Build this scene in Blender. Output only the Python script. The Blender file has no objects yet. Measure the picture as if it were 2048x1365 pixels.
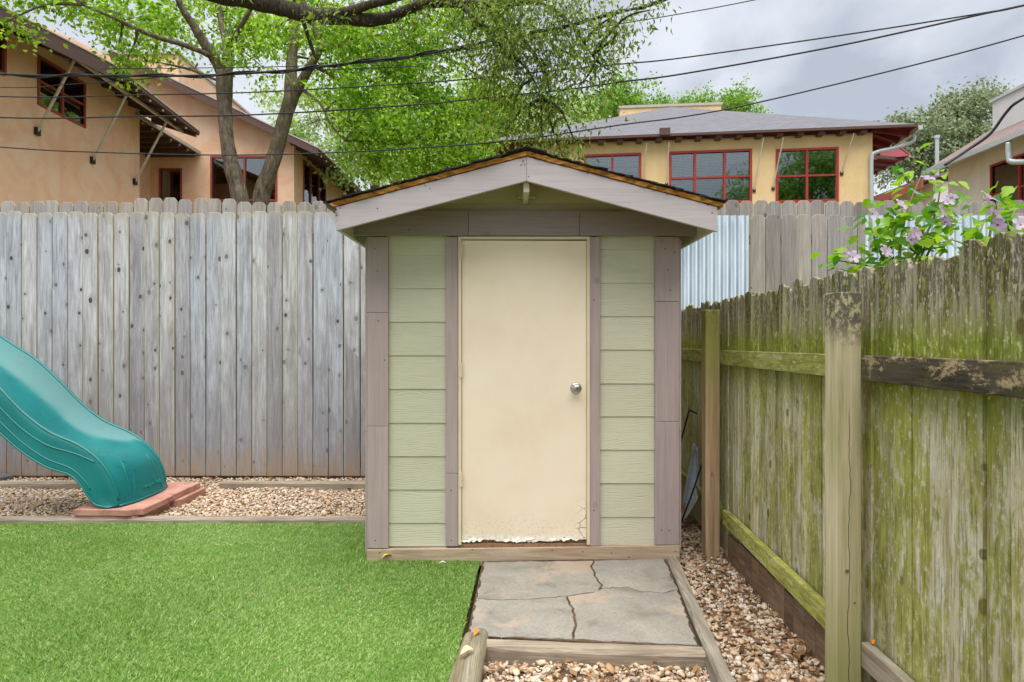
import bpy, bmesh, math, random
import numpy as np
from mathutils import Vector, Matrix

# ------------------------------------------------------------------ camera, sky, sun, exposure
scene = bpy.context.scene
COL = scene.collection
F = 1273.0          # focal length in pixels of the 2048 px wide photograph
CAMZ = 1.31
cam_d = bpy.data.cameras.new('camera')
cam_d.sensor_width = 36.0
cam_d.lens = 36.0 * F / 2048.0
cam_d.clip_start = 0.05
cam_d.clip_end = 3000
cam = bpy.data.objects.new('camera', cam_d)
cam.location = (0, 0, CAMZ)
cam.rotation_euler = (math.radians(90), 0, 0)
COL.objects.link(cam)
scene.camera = cam

SUN_EL, SUN_AZ = math.radians(75), math.radians(182)    # azimuth clockwise from +Y: high, slightly behind the camera
world = bpy.data.worlds.new('World')
scene.world = world
world.use_nodes = True
wt = world.node_tree
wt.nodes.clear()
w_out = wt.nodes.new('ShaderNodeOutputWorld')
w_bg = wt.nodes.new('ShaderNodeBackground')
w_sky = wt.nodes.new('ShaderNodeTexSky')
w_sky.sky_type = 'NISHITA'
w_sky.sun_disc = False
w_sky.sun_elevation = SUN_EL
w_sky.sun_rotation = SUN_AZ
w_tc = wt.nodes.new('ShaderNodeTexCoord')
w_sep = wt.nodes.new('ShaderNodeSeparateXYZ')
wt.links.new(w_tc.outputs['Generated'], w_sep.inputs[0])


def wmath(op, a, b):
    m = wt.nodes.new('ShaderNodeMath')
    m.operation = op
    for i, v in enumerate((a, b)):
        if hasattr(v, 'is_output'):
            wt.links.new(v, m.inputs[i])
        else:
            m.inputs[i].default_value = v
    return m.outputs[0]


w_den = wmath('ADD', wmath('MAXIMUM', w_sep.outputs[2], 0.0), 0.32)
w_cmb = wt.nodes.new('ShaderNodeCombineXYZ')
wt.links.new(wmath('DIVIDE', w_sep.outputs[0], w_den), w_cmb.inputs[0])
wt.links.new(wmath('DIVIDE', w_sep.outputs[1], w_den), w_cmb.inputs[1])
w_cmb.inputs[2].default_value = 3.7
w_noise = wt.nodes.new('ShaderNodeTexNoise')
w_noise.inputs['Scale'].default_value = 2.3
w_noise.inputs['Detail'].default_value = 6
w_noise.inputs['Roughness'].default_value = 0.52
w_noise.inputs['Distortion'].default_value = 0.35
wt.links.new(w_cmb.outputs[0], w_noise.inputs['Vector'])
w_ramp = wt.nodes.new('ShaderNodeValToRGB')
w_ramp.color_ramp.elements[0].position = 0.37
w_ramp.color_ramp.elements[0].color = (0.138, 0.149, 0.167, 1)
w_ramp.color_ramp.elements[1].position = 0.60
w_ramp.color_ramp.elements[1].color = (0.238, 0.246, 0.262, 1)
wt.links.new(w_noise.outputs[0], w_ramp.inputs[0])
w_mul = wt.nodes.new('ShaderNodeMix')
w_mul.data_type = 'RGBA'
w_mul.blend_type = 'MULTIPLY'
w_mul.inputs[0].default_value = 1.0
w_mul.inputs[7].default_value = (0.1, 0.1, 0.1, 1)
wt.links.new(w_sky.outputs[0], w_mul.inputs[6])
w_mix = wt.nodes.new('ShaderNodeMix')
w_mix.data_type = 'RGBA'
w_mix.inputs[0].default_value = 0.93
wt.links.new(w_mul.outputs[2], w_mix.inputs[6])
wt.links.new(w_ramp.outputs[0], w_mix.inputs[7])
wt.links.new(w_mix.outputs[2], w_bg.inputs[0])
w_bg.inputs[1].default_value = 1.0
wt.links.new(w_bg.outputs[0], w_out.inputs[0])

sun_d = bpy.data.lights.new('sun', 'SUN')
sun_d.energy = 1.5
sun_d.angle = math.radians(72)
sun_d.color = (1.0, 0.965, 0.91)
sun = bpy.data.objects.new('sun', sun_d)
sdir = Vector((math.sin(SUN_AZ) * math.cos(SUN_EL), math.cos(SUN_AZ) * math.cos(SUN_EL), math.sin(SUN_EL)))
sun.rotation_euler = (-sdir).to_track_quat('-Z', 'Y').to_euler()
sun.location = (0, -5, 20)
COL.objects.link(sun)

scene.view_settings.view_transform = 'Standard'
scene.view_settings.look = 'None'
scene.view_settings.gamma = 1.0
scene.view_settings.exposure = 1.85
scene.render.engine = 'CYCLES'
scene.cycles.max_bounces = 6
scene.cycles.transparent_max_bounces = 12
scene.cycles.use_denoising = True
try:
    scene.cycles.denoiser = 'OPENIMAGEDENOISE'
except Exception:
    pass

rnd = random.Random(7)
rng = np.random.default_rng(11)


# ------------------------------------------------------------------ helpers
def P(x, y, Y):
    """world point seen at photo pixel (x, y) at distance Y"""
    return Vector(((x - 1024) / F * Y, Y, CAMZ - (y - 682) / F * Y))


def PX(x, y, X):
    """world point at photo pixel on the plane X = const"""
    Y = X * F / (x - 1024)
    return Vector((X, Y, CAMZ - (y - 682) / F * Y))


def G(x, y, z=0.0):
    """ground point at height z"""
    Y = (CAMZ - z) * F / (y - 682)
    return Vector(((x - 1024) / F * Y, Y, z))


def lin(r, g, b, k=1.0):
    def f(c):
        c /= 255.0
        c = c / 12.92 if c <= 0.04045 else ((c + 0.055) / 1.055) ** 2.4
        return min(c * k, 0.9)
    return (f(r), f(g), f(b), 1.0)


WM = {}


def link(o, parent=None):
    COL.objects.link(o)
    m = Matrix.LocRotScale(o.location, o.rotation_euler, o.scale)
    if parent is not None:
        o.parent = parent
        o.matrix_parent_inverse = WM[parent].inverted()
    WM[o] = m
    return o


def tag(o, label=None, cat=None, group=None, kind=None):
    if label: o['label'] = label
    if cat: o['category'] = cat
    if group: o['group'] = group
    if kind: o['kind'] = kind
    return o


def empty(name, loc, label=None, cat=None, group=None, kind=None):
    o = bpy.data.objects.new(name, None)
    o.empty_display_size = 0.1
    o.location = loc
    link(o)
    return tag(o, label, cat, group, kind)


def fast_mesh(name, V, Fa, smooth=False):
    V = np.asarray(V, dtype=np.float32)
    Fa = np.asarray(Fa, dtype=np.int32)
    me = bpy.data.meshes.new(name)
    n, k = Fa.shape
    me.vertices.add(len(V))
    me.vertices.foreach_set('co', V.ravel())
    me.loops.add(n * k)
    me.loops.foreach_set('vertex_index', Fa.ravel())
    me.polygons.add(n)
    me.polygons.foreach_set('loop_start', np.arange(0, n * k, k, dtype=np.int32))
    me.polygons.foreach_set('loop_total', np.full(n, k, dtype=np.int32))
    if smooth:
        me.polygons.foreach_set('use_smooth', np.ones(n, dtype=bool))
    me.update(calc_edges=True)
    return me


class MB:
    """collects shapes in world coordinates and links them as ONE mesh object"""

    def __init__(self):
        self.v, self.f = [], []

    def raw(self, vs, fs):
        b = len(self.v)
        self.v += [Vector(p) for p in vs]
        self.f += [[i + b for i in f] for f in fs]
        return self

    def box(self, x0, x1, y0, y1, z0, z1):
        return self.para((x0, y0, z0), (x1 - x0, 0, 0), (0, y1 - y0, 0), (0, 0, z1 - z0))

    def para(self, p, u, v, w):
        p, u, v, w = Vector(p), Vector(u), Vector(v), Vector(w)
        if u.cross(v).dot(w) < 0:
            u, v = v, u
        vs = [p, p + u, p + u + v, p + v, p + w, p + u + w, p + u + v + w, p + v + w]
        return self.raw(vs, [[0, 3, 2, 1], [4, 5, 6, 7], [0, 1, 5, 4], [1, 2, 6, 5], [2, 3, 7, 6], [3, 0, 4, 7]])

    def bar(self, a, b, w, h, up=(0, 0, 1)):
        """a bar from a to b with width w (sideways) and height h (along up)"""
        a, b, up = Vector(a), Vector(b), Vector(up)
        d = b - a
        s = d.cross(up).normalized()
        t = s.cross(d).normalized()
        return self.para(a - s * w / 2 - t * h / 2, d, s * w, t * h)

    def prism(self, pts, vec):
        """polygon extruded along vec"""
        pts = [Vector(p) for p in pts]
        vec = Vector(vec)
        n = len(pts)
        nor = Vector((0, 0, 0))
        for i in range(n):
            nor += pts[i].cross(pts[(i + 1) % n])
        if nor.dot(vec) > 0:
            pts = pts[::-1]
        vs = pts + [p + vec for p in pts]
        fs = [list(range(n)), [n + i for i in reversed(range(n))]]
        for i in range(n):
            j = (i + 1) % n
            fs.append([j, i, n + i, n + j])
        return self.raw(vs, fs)

    def tube(self, pts, radii, n=8, caps=True):
        pts = [Vector(p) for p in pts]
        if not hasattr(radii, '__len__'):
            radii = [radii] * len(pts)
        vs, fs = [], []
        ref = None
        for i, p in enumerate(pts):
            a = pts[max(i - 1, 0)]
            b = pts[min(i + 1, len(pts) - 1)]
            d = (b - a).normalized()
            if ref is None:
                ref = d.orthogonal().normalized()
            ref = (ref - d * ref.dot(d))
            if ref.length < 1e-6:
                ref = d.orthogonal()
            ref.normalize()
            s = d.cross(ref)
            for k in range(n):
                an = 2 * math.pi * k / n
                vs.append(p + (ref * math.cos(an) + s * math.sin(an)) * radii[i])
        for i in range(len(pts) - 1):
            for k in range(n):
                k2 = (k + 1) % n
                fs.append([i * n + k, i * n + k2, (i + 1) * n + k2, (i + 1) * n + k])
        if caps:
            fs.append([k for k in reversed(range(n))])
            m = (len(pts) - 1) * n
            fs.append([m + k for k in range(n)])
        return self.raw(vs, fs)

    def build(self, name, mat, parent=None, origin=None, bevel=0, smooth=False, segs=1):
        if origin is None:
            xs = [p.x for p in self.v]; ys = [p.y for p in self.v]; zs = [p.z for p in self.v]
            origin = Vector(((min(xs) + max(xs)) / 2, (min(ys) + max(ys)) / 2, min(zs)))
        origin = Vector(origin)
        me = bpy.data.meshes.new(name)
        me.from_pydata([p - origin for p in self.v], [], self.f)
        if bevel:
            bm = bmesh.new()
            bm.from_mesh(me)
            bmesh.ops.bevel(bm, geom=bm.edges[:], offset=bevel, segments=segs, affect='EDGES', profile=0.5, clamp_overlap=True)
            bm.to_mesh(me)
            bm.free()
        me.validate()
        if smooth:
            for p in me.polygons: p.use_smooth = True
        if mat is not None:
            me.materials.append(mat)
        o = bpy.data.objects.new(name, me)
        o.location = origin
        return link(o, parent)


def smooth_path(pts, k=5):
    """Catmull-Rom through points (tuples of any length)"""
    A = np.array(pts, dtype=float)
    n = len(A)
    out = []
    for i in range(n - 1):
        p0, p1, p2, p3 = A[max(i - 1, 0)], A[i], A[i + 1], A[min(i + 2, n - 1)]
        for j in range(k):
            t = j / k
            out.append(0.5 * ((2 * p1) + (-p0 + p2) * t + (2 * p0 - 5 * p1 + 4 * p2 - p3) * t * t + (-p0 + 3 * p1 - 3 * p2 + p3) * t ** 3))
    out.append(A[-1])
    return np.array(out)


# ------------------------------------------------------------------ procedural materials
class NT:
    def __init__(self, name, rough=0.6, spec=0.3):
        self.mat = bpy.data.materials.new(name)
        self.mat.use_nodes = True
        self.t = self.mat.node_tree
        self.t.nodes.clear()
        self.out = self.t.nodes.new('ShaderNodeOutputMaterial')
        self.b = self.t.nodes.new('ShaderNodeBsdfPrincipled')
        self.b.inputs['Roughness'].default_value = rough
        self.b.inputs['Specular IOR Level'].default_value = spec
        self.t.links.new(self.b.outputs[0], self.out.inputs[0])

    def set(self, sock, v):
        if hasattr(v, 'is_output'):
            self.t.links.new(v, sock)
        else:
            sock.default_value = v

    def node(self, typ):
        return self.t.nodes.new(typ)

    def coord(self, which='Object'):
        return self.node('ShaderNodeTexCoord').outputs[which]

    def obj_random(self):
        return self.node('ShaderNodeObjectInfo').outputs['Random']

    def island(self):
        return self.node('ShaderNodeNewGeometry').outputs['Random Per Island']

    def math(self, op, a, b=0.0, c=0.0, clamp=False):
        m = self.node('ShaderNodeMath')
        m.operation = op
        m.use_clamp = clamp
        self.set(m.inputs[0], a); self.set(m.inputs[1], b); self.set(m.inputs[2], c)
        return m.outputs[0]

    def vmath(self, op, a, b):
        m = self.node('ShaderNodeVectorMath')
        m.operation = op
        self.set(m.inputs[0], a); self.set(m.inputs[1], b)
        return m.outputs[0]

    def xyz(self, v):
        s = self.node('ShaderNodeSeparateXYZ')
        self.t.links.new(v, s.inputs[0])
        return s.outputs

    def comb(self, x, y, z):
        s = self.node('ShaderNodeCombineXYZ')
        self.set(s.inputs[0], x); self.set(s.inputs[1], y); self.set(s.inputs[2], z)
        return s.outputs[0]

    def noise(self, v, scale, detail=4, rough=0.55, dist=0.0, out=0):
        n = self.node('ShaderNodeTexNoise')
        self.set(n.inputs['Vector'], v)
        n.inputs['Scale'].default_value = scale
        n.inputs['Detail'].default_value = detail
        n.inputs['Roughness'].default_value = rough
        n.inputs['Distortion'].default_value = dist
        return n.outputs[out]

    def voronoi(self, v, scale, feature='F1', rand=1.0, dims='3D'):
        n = self.node('ShaderNodeTexVoronoi')
        n.voronoi_dimensions = dims
        n.feature = feature
        self.set(n.inputs['Vector'], v)
        n.inputs['Scale'].default_value = scale
        n.inputs['Randomness'].default_value = rand
        return n.outputs

    def ramp(self, fac, stops, interp='LINEAR'):
        r = self.node('ShaderNodeValToRGB')
        cr = r.color_ramp
        cr.interpolation = interp
        while len(cr.elements) < len(stops):
            cr.elements.new(0.5)
        for e, (p, c) in zip(cr.elements, stops):
            e.position = p
            e.color = c if len(c) == 4 else (*c, 1)
        self.set(r.inputs[0], fac)
        return r.outputs[0]

    def step(self, v, lo, hi, a=0.0, b=1.0):
        m = self.node('ShaderNodeMapRange')
        m.interpolation_type = 'SMOOTHSTEP'
        self.set(m.inputs[0], v)
        m.inputs[1].default_value = lo; m.inputs[2].default_value = hi
        m.inputs[3].default_value = a; m.inputs[4].default_value = b
        return m.outputs[0]

    def mix(self, fac, a, b, blend='MIX'):
        m = self.node('ShaderNodeMix')
        m.data_type = 'RGBA'
        m.blend_type = blend
        self.set(m.inputs[0], fac); self.set(m.inputs[6], a); self.set(m.inputs[7], b)
        return m.outputs[2]

    def color(self, c):
        self.set(self.b.inputs['Base Color'], c)
        return self

    def bump(self, h, strength=0.3, dist=0.01):
        b = self.node('ShaderNodeBump')
        b.inputs['Strength'].default_value = strength
        b.inputs['Distance'].default_value = dist
        self.set(b.inputs['Height'], h)
        self.t.links.new(b.outputs[0], self.b.inputs['Normal'])
        return self


AX = {'X': (2, 1, 0), 'Y': (2, 0, 1), 'Z': (0, 1, 2)}


def wood_base(m, axis):
    """object coordinates with the grain axis last, shifted per object"""
    s = m.xyz(m.coord())
    r = m.obj_random()
    i, j, k = AX[axis]
    across = m.math('ADD', s[i], m.math('MULTIPLY', r, 37.0))
    depth = m.math('ADD', s[j], m.math('MULTIPLY', r, 11.0))
    along = m.math('ADD', s[k], m.math('MULTIPLY', r, 71.0))
    return s, r, across, depth, along


def knots(m, across, along, density=5.6, gate=0.5, size=0.09):
    """irregular knots: dark rim, paler heart, a halo the grain bends around"""
    wob = m.noise(m.comb(m.math('MULTIPLY', across, 30), m.math('MULTIPLY', along, 30), 0.0), 1.0, 2, 0.5)
    v = m.voronoi(m.comb(m.math('ADD', m.math('MULTIPLY', across, density), m.math('MULTIPLY', wob, 0.03)), m.math('ADD', m.math('MULTIPLY', along, density * 0.75), m.math('MULTIPLY', wob, 0.05)), 0.0), 1.0, dims='2D')
    g = m.xyz(v['Color'])
    on = m.math('GREATER_THAN', g[0], gate)
    sz = m.math('MULTIPLY', m.math('ADD', m.math('MULTIPLY', g[1], 1.0), 0.45), size)
    d = m.math('DIVIDE', v['Distance'], sz)
    core = m.math('MULTIPLY', m.step(d, 0.6, 1.0, 1, 0), on)
    core = m.math('MULTIPLY', core, m.step(d, 0.0, 0.75, 0.8, 1.0))
    core = m.math('MULTIPLY', core, m.math('ADD', m.math('MULTIPLY', g[2], 0.5), 0.6))
    ring = m.math('MULTIPLY', m.step(d, 0.9, 3.0, 1, 0), on)
    return core, ring, d, on


def weathered_wood(name, cols, knot_col, axis='Z', stain=None, nails=None, knot_gate=0.30, rough=0.85, grain_amt=0.35, vary=1.0):
    m = NT(name, rough, 0.2)
    s, r, ac, de, al = wood_base(m, axis)
    core, ring, d, on = knots(m, ac, al, gate=knot_gate)
    ac2 = m.math('ADD', ac, m.math('MULTIPLY', ring, 0.02))
    g1 = m.noise(m.comb(m.math('MULTIPLY', ac2, 24), m.math('MULTIPLY', de, 24), m.math('MULTIPLY', al, 1.3)), 1.0, 6, 0.65, 1.1)
    g2 = m.noise(m.comb(m.math('MULTIPLY', ac2, 150), m.math('MULTIPLY', de, 150), m.math('MULTIPLY', al, 5)), 1.0, 3, 0.6)
    blot = m.noise(m.comb(m.math('MULTIPLY', ac, 7), de, m.math('MULTIPLY', al, 2.2)), 1.0, 5, 0.65, 0.6)
    base = m.ramp(g1, [(0.3, cols[0]), (0.5, cols[1]), (0.68, cols[2])])
    base = m.mix(m.step(g2, 0.46, 0.64, 0.0, grain_amt * 1.5), base, cols[0])
    base = m.mix(m.math('MULTIPLY', m.step(blot, 0.45, 0.7), 0.55), base, cols[3])
    r2 = m.math('FRACT', m.math('MULTIPLY', r, 7.31))
    tone = m.ramp(r2, [(0.0, (0.66, 0.63, 0.62, 1)), (0.15, (0.98, 0.97, 0.98, 1)), (0.35, (0.84, 0.87, 0.92, 1)), (0.55, (1.08, 1.05, 1.0, 1)), (0.72, (0.90, 0.86, 0.80, 1)), (0.86, (1.02, 1.0, 0.96, 1)), (1.0, (1.10, 1.11, 1.14, 1))])
    base = m.mix(vary, base, m.mix(1.0, base, tone, 'MULTIPLY'))
    base = m.mix(m.math('MULTIPLY', ring, 0.35), base, cols[3])
    base = m.mix(m.math('MULTIPLY', core, 0.95), base, knot_col)
    if stain:
        n = m.noise(m.comb(m.math('MULTIPLY', ac, 14), de, m.math('MULTIPLY', al, 3.0)), 1.0, 5, 0.65, 0.5)
        # rain-splash greying on the lower half, in blotches
        z2 = m.math('SUBTRACT', s[2], m.math('MULTIPLY', n, 2.4))
        base = m.mix(m.step(z2, -1.0, 0.7, 0.62, 0.0), base, (cols[0][0] * 0.62, cols[0][1] * 0.60, cols[0][2] * 0.59, 1))
        z = m.math('SUBTRACT', s[2], m.math('MULTIPLY', n, stain[2]))
        base = m.mix(m.step(z, stain[0], stain[1], 0.75, 0.0), base, stain[3])
        top = m.step(m.math('ADD', s[2], m.math('MULTIPLY', n, 0.06)), stain[4] - 0.07, stain[4] + 0.03, 0.0, 0.55)
        base = m.mix(top, base, stain[5])
        # yellowish raw edges of the boards
        edge = m.math('MULTIPLY', m.step(m.math('ADD', m.math('ABSOLUTE', s[0]), m.math('MULTIPLY', n, 0.006)), 0.0665, 0.072), m.step(m.math('SUBTRACT', r2, n), -0.25, 0.2))
        base = m.mix(m.math('MULTIPLY', edge, 0.6), base, lin(176, 164, 132))
    if nails:
        hit = 0.0
        ax = m.math('ABSOLUTE', m.math('SUBTRACT', m.math('ABSOLUTE', s[0]), 0.045))
        for z0 in nails:
            dz = m.math('ABSOLUTE', m.math('SUBTRACT', s[2], z0))
            dd = m.math('ADD', m.math('MULTIPLY', ax, ax), m.math('MULTIPLY', dz, dz))
            h = m.step(dd, 0.000006, 0.00002, 1, 0)
            hit = m.math('MAXIMUM', hit, h)
        base = m.mix(m.math('MULTIPLY', hit, 0.6), base, (0.06, 0.055, 0.05, 1))
    m.color(base)
    m.bump(m.math('ADD', m.math('MULTIPLY', g1, 0.6), m.math('ADD', m.math('MULTIPLY', g2, 0.5), m.math('MULTIPLY', core, -0.5))), 0.4, 0.004)
    return m.mat


GREY = [lin(148, 146, 148), lin(200, 201, 207), lin(220, 221, 227), lin(148, 145, 148)]
M = {}
M['picket'] = weathered_wood('weathered_picket', GREY, lin(58, 43, 34), 'Z',
                             stain=(-0.58, -0.16, 1.0, lin(158, 134, 106), 2.56, lin(178, 168, 146)), nails=(0.28, 1.40, 2.31))
WARM = [lin(140, 133, 128), lin(172, 166, 160), lin(192, 186, 178), lin(150, 144, 141)]
M['picket_rear'] = weathered_wood('weathered_rear_picket', WARM, lin(96, 78, 64), 'Z', nails=(2.4,), knot_gate=0.62,
                                  stain=(-0.05, 0.4, 0.5, lin(150, 120, 92), 2.73, lin(168, 150, 122)))
TIMB = [lin(120, 108, 92), lin(158, 146, 128), lin(186, 174, 156), lin(130, 122, 106)]
M['timberX'] = weathered_wood('weathered_timber_x', TIMB, lin(80, 62, 48), 'X', knot_gate=0.8)
M['timberY'] = weathered_wood('weathered_timber_y', TIMB, lin(80, 62, 48), 'Y', knot_gate=0.8)
LOGC = [lin(100, 92, 72), lin(142, 134, 112), lin(168, 160, 142), lin(112, 108, 84)]
M['log'] = weathered_wood('old_log', LOGC, lin(90, 60, 36), 'Y', knot_gate=0.8)
NEWW = [lin(160, 140, 120), lin(194, 176, 156), lin(208, 192, 174), lin(170, 152, 136)]
M['base_board'] = weathered_wood('raw_base_board', NEWW, lin(120, 84, 56), 'X', knot_gate=0.72)
M['raw_wood'] = weathered_wood('raw_rafter_wood', [lin(120, 90, 60), lin(150, 115, 78), lin(170, 135, 95), lin(130, 100, 70)], lin(80, 50, 30), 'Y', knot_gate=0.8)


def mossy(name, axis='Z', top=1.55, green=0.5, dark=0.6):
    """green: share of the surface under algae"""
    m = NT(name, 0.9, 0.15)
    s, r, ac, de, al = wood_base(m, axis)
    core, ring, d, on = knots(m, ac, al, gate=0.72)
    geo = m.xyz(m.node('ShaderNodeNewGeometry').outputs['Position'])
    st = m.noise(m.comb(m.math('MULTIPLY', ac, 13), m.math('MULTIPLY', de, 13), m.math('MULTIPLY', al, 1.5)), 1.0, 7, 0.68, 1.3)
    fine = m.noise(m.comb(m.math('MULTIPLY', ac, 190), m.math('MULTIPLY', de, 190), m.math('MULTIPLY', al, 7)), 1.0, 4, 0.7, 0.3)
    patch = m.noise(m.comb(m.math('MULTIPLY', ac, 11), m.math('MULTIPLY', de, 11), m.math('MULTIPLY', al, 2.6)), 1.0, 7, 0.7, 1.0)
    speck = m.noise(m.comb(m.math('MULTIPLY', ac, 70), m.math('MULTIPLY', de, 70), m.math('MULTIPLY', al, 34)), 1.0, 4, 0.7)
    wood = m.ramp(st, [(0.32, lin(152, 138, 108)), (0.46, lin(192, 182, 154)), (0.58, lin(212, 207, 192)), (0.7, lin(230, 230, 224))])
    wood = m.mix(m.step(fine, 0.48, 0.62, 0, 0.6), wood, lin(118, 106, 78))
    moss = m.ramp(m.noise(m.comb(m.math('MULTIPLY', ac, 40), de, m.math('MULTIPLY', al, 9)), 1.0, 4, 0.65),
                  [(0.3, lin(104, 106, 34)), (0.52, lin(148, 151, 60)), (0.75, lin(186, 186, 104))])
    r2 = m.math('FRACT', m.math('MULTIPLY', r, 5.7))
    k = m.math('ADD', m.math('ADD', m.math('MULTIPLY', patch, 0.7), m.math('MULTIPLY', speck, 0.3)), m.math('MULTIPLY', m.math('SUBTRACT', r2, 0.5), 0.10))
    c0 = 0.5 + (green - 0.5) * 0.25
    fac = m.step(k, c0 - 0.06, c0 + 0.06, 0.88, 0.12)
    colr = m.mix(fac, wood, moss)
    if axis == 'Z' and dark:
        # moss gathers just above the rails and below them; black mildew runs down from the tops
        band = m.math('MULTIPLY', m.step(geo[2], 1.20, 1.27), m.step(m.math('SUBTRACT', geo[2], m.math('MULTIPLY', patch, 0.3)), 1.12, 1.30, 1, 0))
        colr = m.mix(m.math('MULTIPLY', band, 0.8), colr, m.ramp(speck, [(0.35, lin(96, 104, 14)), (0.6, lin(150, 164, 30))]))
        low = m.math('MULTIPLY', m.step(m.math('ADD', geo[2], m.math('MULTIPLY', patch, 0.5)), 1.22, 1.46), m.step(geo[2], 1.16, 1.20, 1, 0))
        colr = m.mix(m.math('MULTIPLY', low, 0.7), colr, lin(118, 128, 24))
        run = m.noise(m.comb(m.math('MULTIPLY', ac, 22), m.math('MULTIPLY', de, 22), m.math('MULTIPLY', al, 2.0)), 1.0, 6, 0.7, 0.8)
        dk = m.step(m.math('ADD', s[2], m.math('MULTIPLY', run, 0.75)), top + 0.14, top + 0.46, 0.0, dark)
        dk = m.math('MULTIPLY', dk, m.step(speck, 0.34, 0.52))
        colr = m.mix(dk, colr, lin(56, 48, 42))
        gr = m.math('MULTIPLY', m.step(geo[2], 1.30, 1.42), m.step(m.math('ABSOLUTE', m.math('SUBTRACT', run, 0.42)), 0.02, 0.08, 0.55, 0.0))
        colr = m.mix(gr, colr, lin(176, 168, 156))
    colr = m.mix(m.math('MULTIPLY', m.step(fine, 0.56, 0.66), 0.4), colr, lin(84, 82, 40))
    colr = m.mix(m.math('MULTIPLY', m.step(speck, 0.59, 0.64), 0.7), colr, lin(206, 202, 168))
    colr = m.mix(m.math('MULTIPLY', core, 0.8), colr, lin(90, 78, 50))
    tone = m.ramp(r, [(0.0, (0.76, 0.77, 0.74, 1)), (0.5, (1, 1, 1, 1)), (1.0, (1.12, 1.11, 1.1, 1))])
    colr = m.mix(1.0, colr, tone, 'MULTIPLY')
    m.color(colr)
    m.bump(m.math('ADD', st, m.math('MULTIPLY', fine, 0.8)), 0.5, 0.005)
    return m.mat


M['moss_picket'] = mossy('mossy_picket', 'Z', 1.5, 0.44, 0.78)
M['moss_rail'] = mossy('mossy_rail', 'Y', 1.5, 0.95, 0.0)
M['moss_kick'] = weathered_wood('kick_board', [lin(92, 74, 58), lin(126, 104, 84), lin(150, 126, 102), lin(104, 84, 68)], lin(50, 38, 30), 'Y', knot_gate=0.8)


def dark_rail():
    m = NT('black_weathered_rail', 0.9, 0.15)
    s, r, ac, de, al = wood_base(m, 'Y')
    st = m.noise(m.comb(m.math('MULTIPLY', ac, 40), m.math('MULTIPLY', de, 40), m.math('MULTIPLY', al, 2.5)), 1.0, 5, 0.65)
    p = m.noise(m.comb(m.math('MULTIPLY', ac, 14), m.math('MULTIPLY', de, 14), m.math('MULTIPLY', al, 6)), 1.0, 8, 0.75, 0.6)
    q = m.noise(m.comb(ac, de, al), 90, 4, 0.7)
    wood = m.ramp(st, [(0.3, lin(140, 122, 94)), (0.7, lin(198, 178, 146))])
    blk = m.ramp(st, [(0.35, lin(52, 48, 40)), (0.7, lin(100, 92, 76))])
    k = m.math('ADD', m.math('ADD', p, m.math('MULTIPLY', q, 0.25)), m.math('MULTIPLY', m.math('SUBTRACT', s[2], 0.045), 1.4))
    c = m.mix(m.step(k, 0.66, 0.76), blk, wood)
    g = m.noise(m.comb(ac, m.math('MULTIPLY', de, 4), m.math('MULTIPLY', al, 3)), 2.0, 5, 0.6)
    c = m.mix(m.step(g, 0.50, 0.66, 0, 0.45), c, lin(96, 100, 50))
    m.color(c)
    m.bump(m.math('ADD', st, q), 0.4, 0.004)
    return m.mat


M['dark_rail'] = dark_rail()


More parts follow.
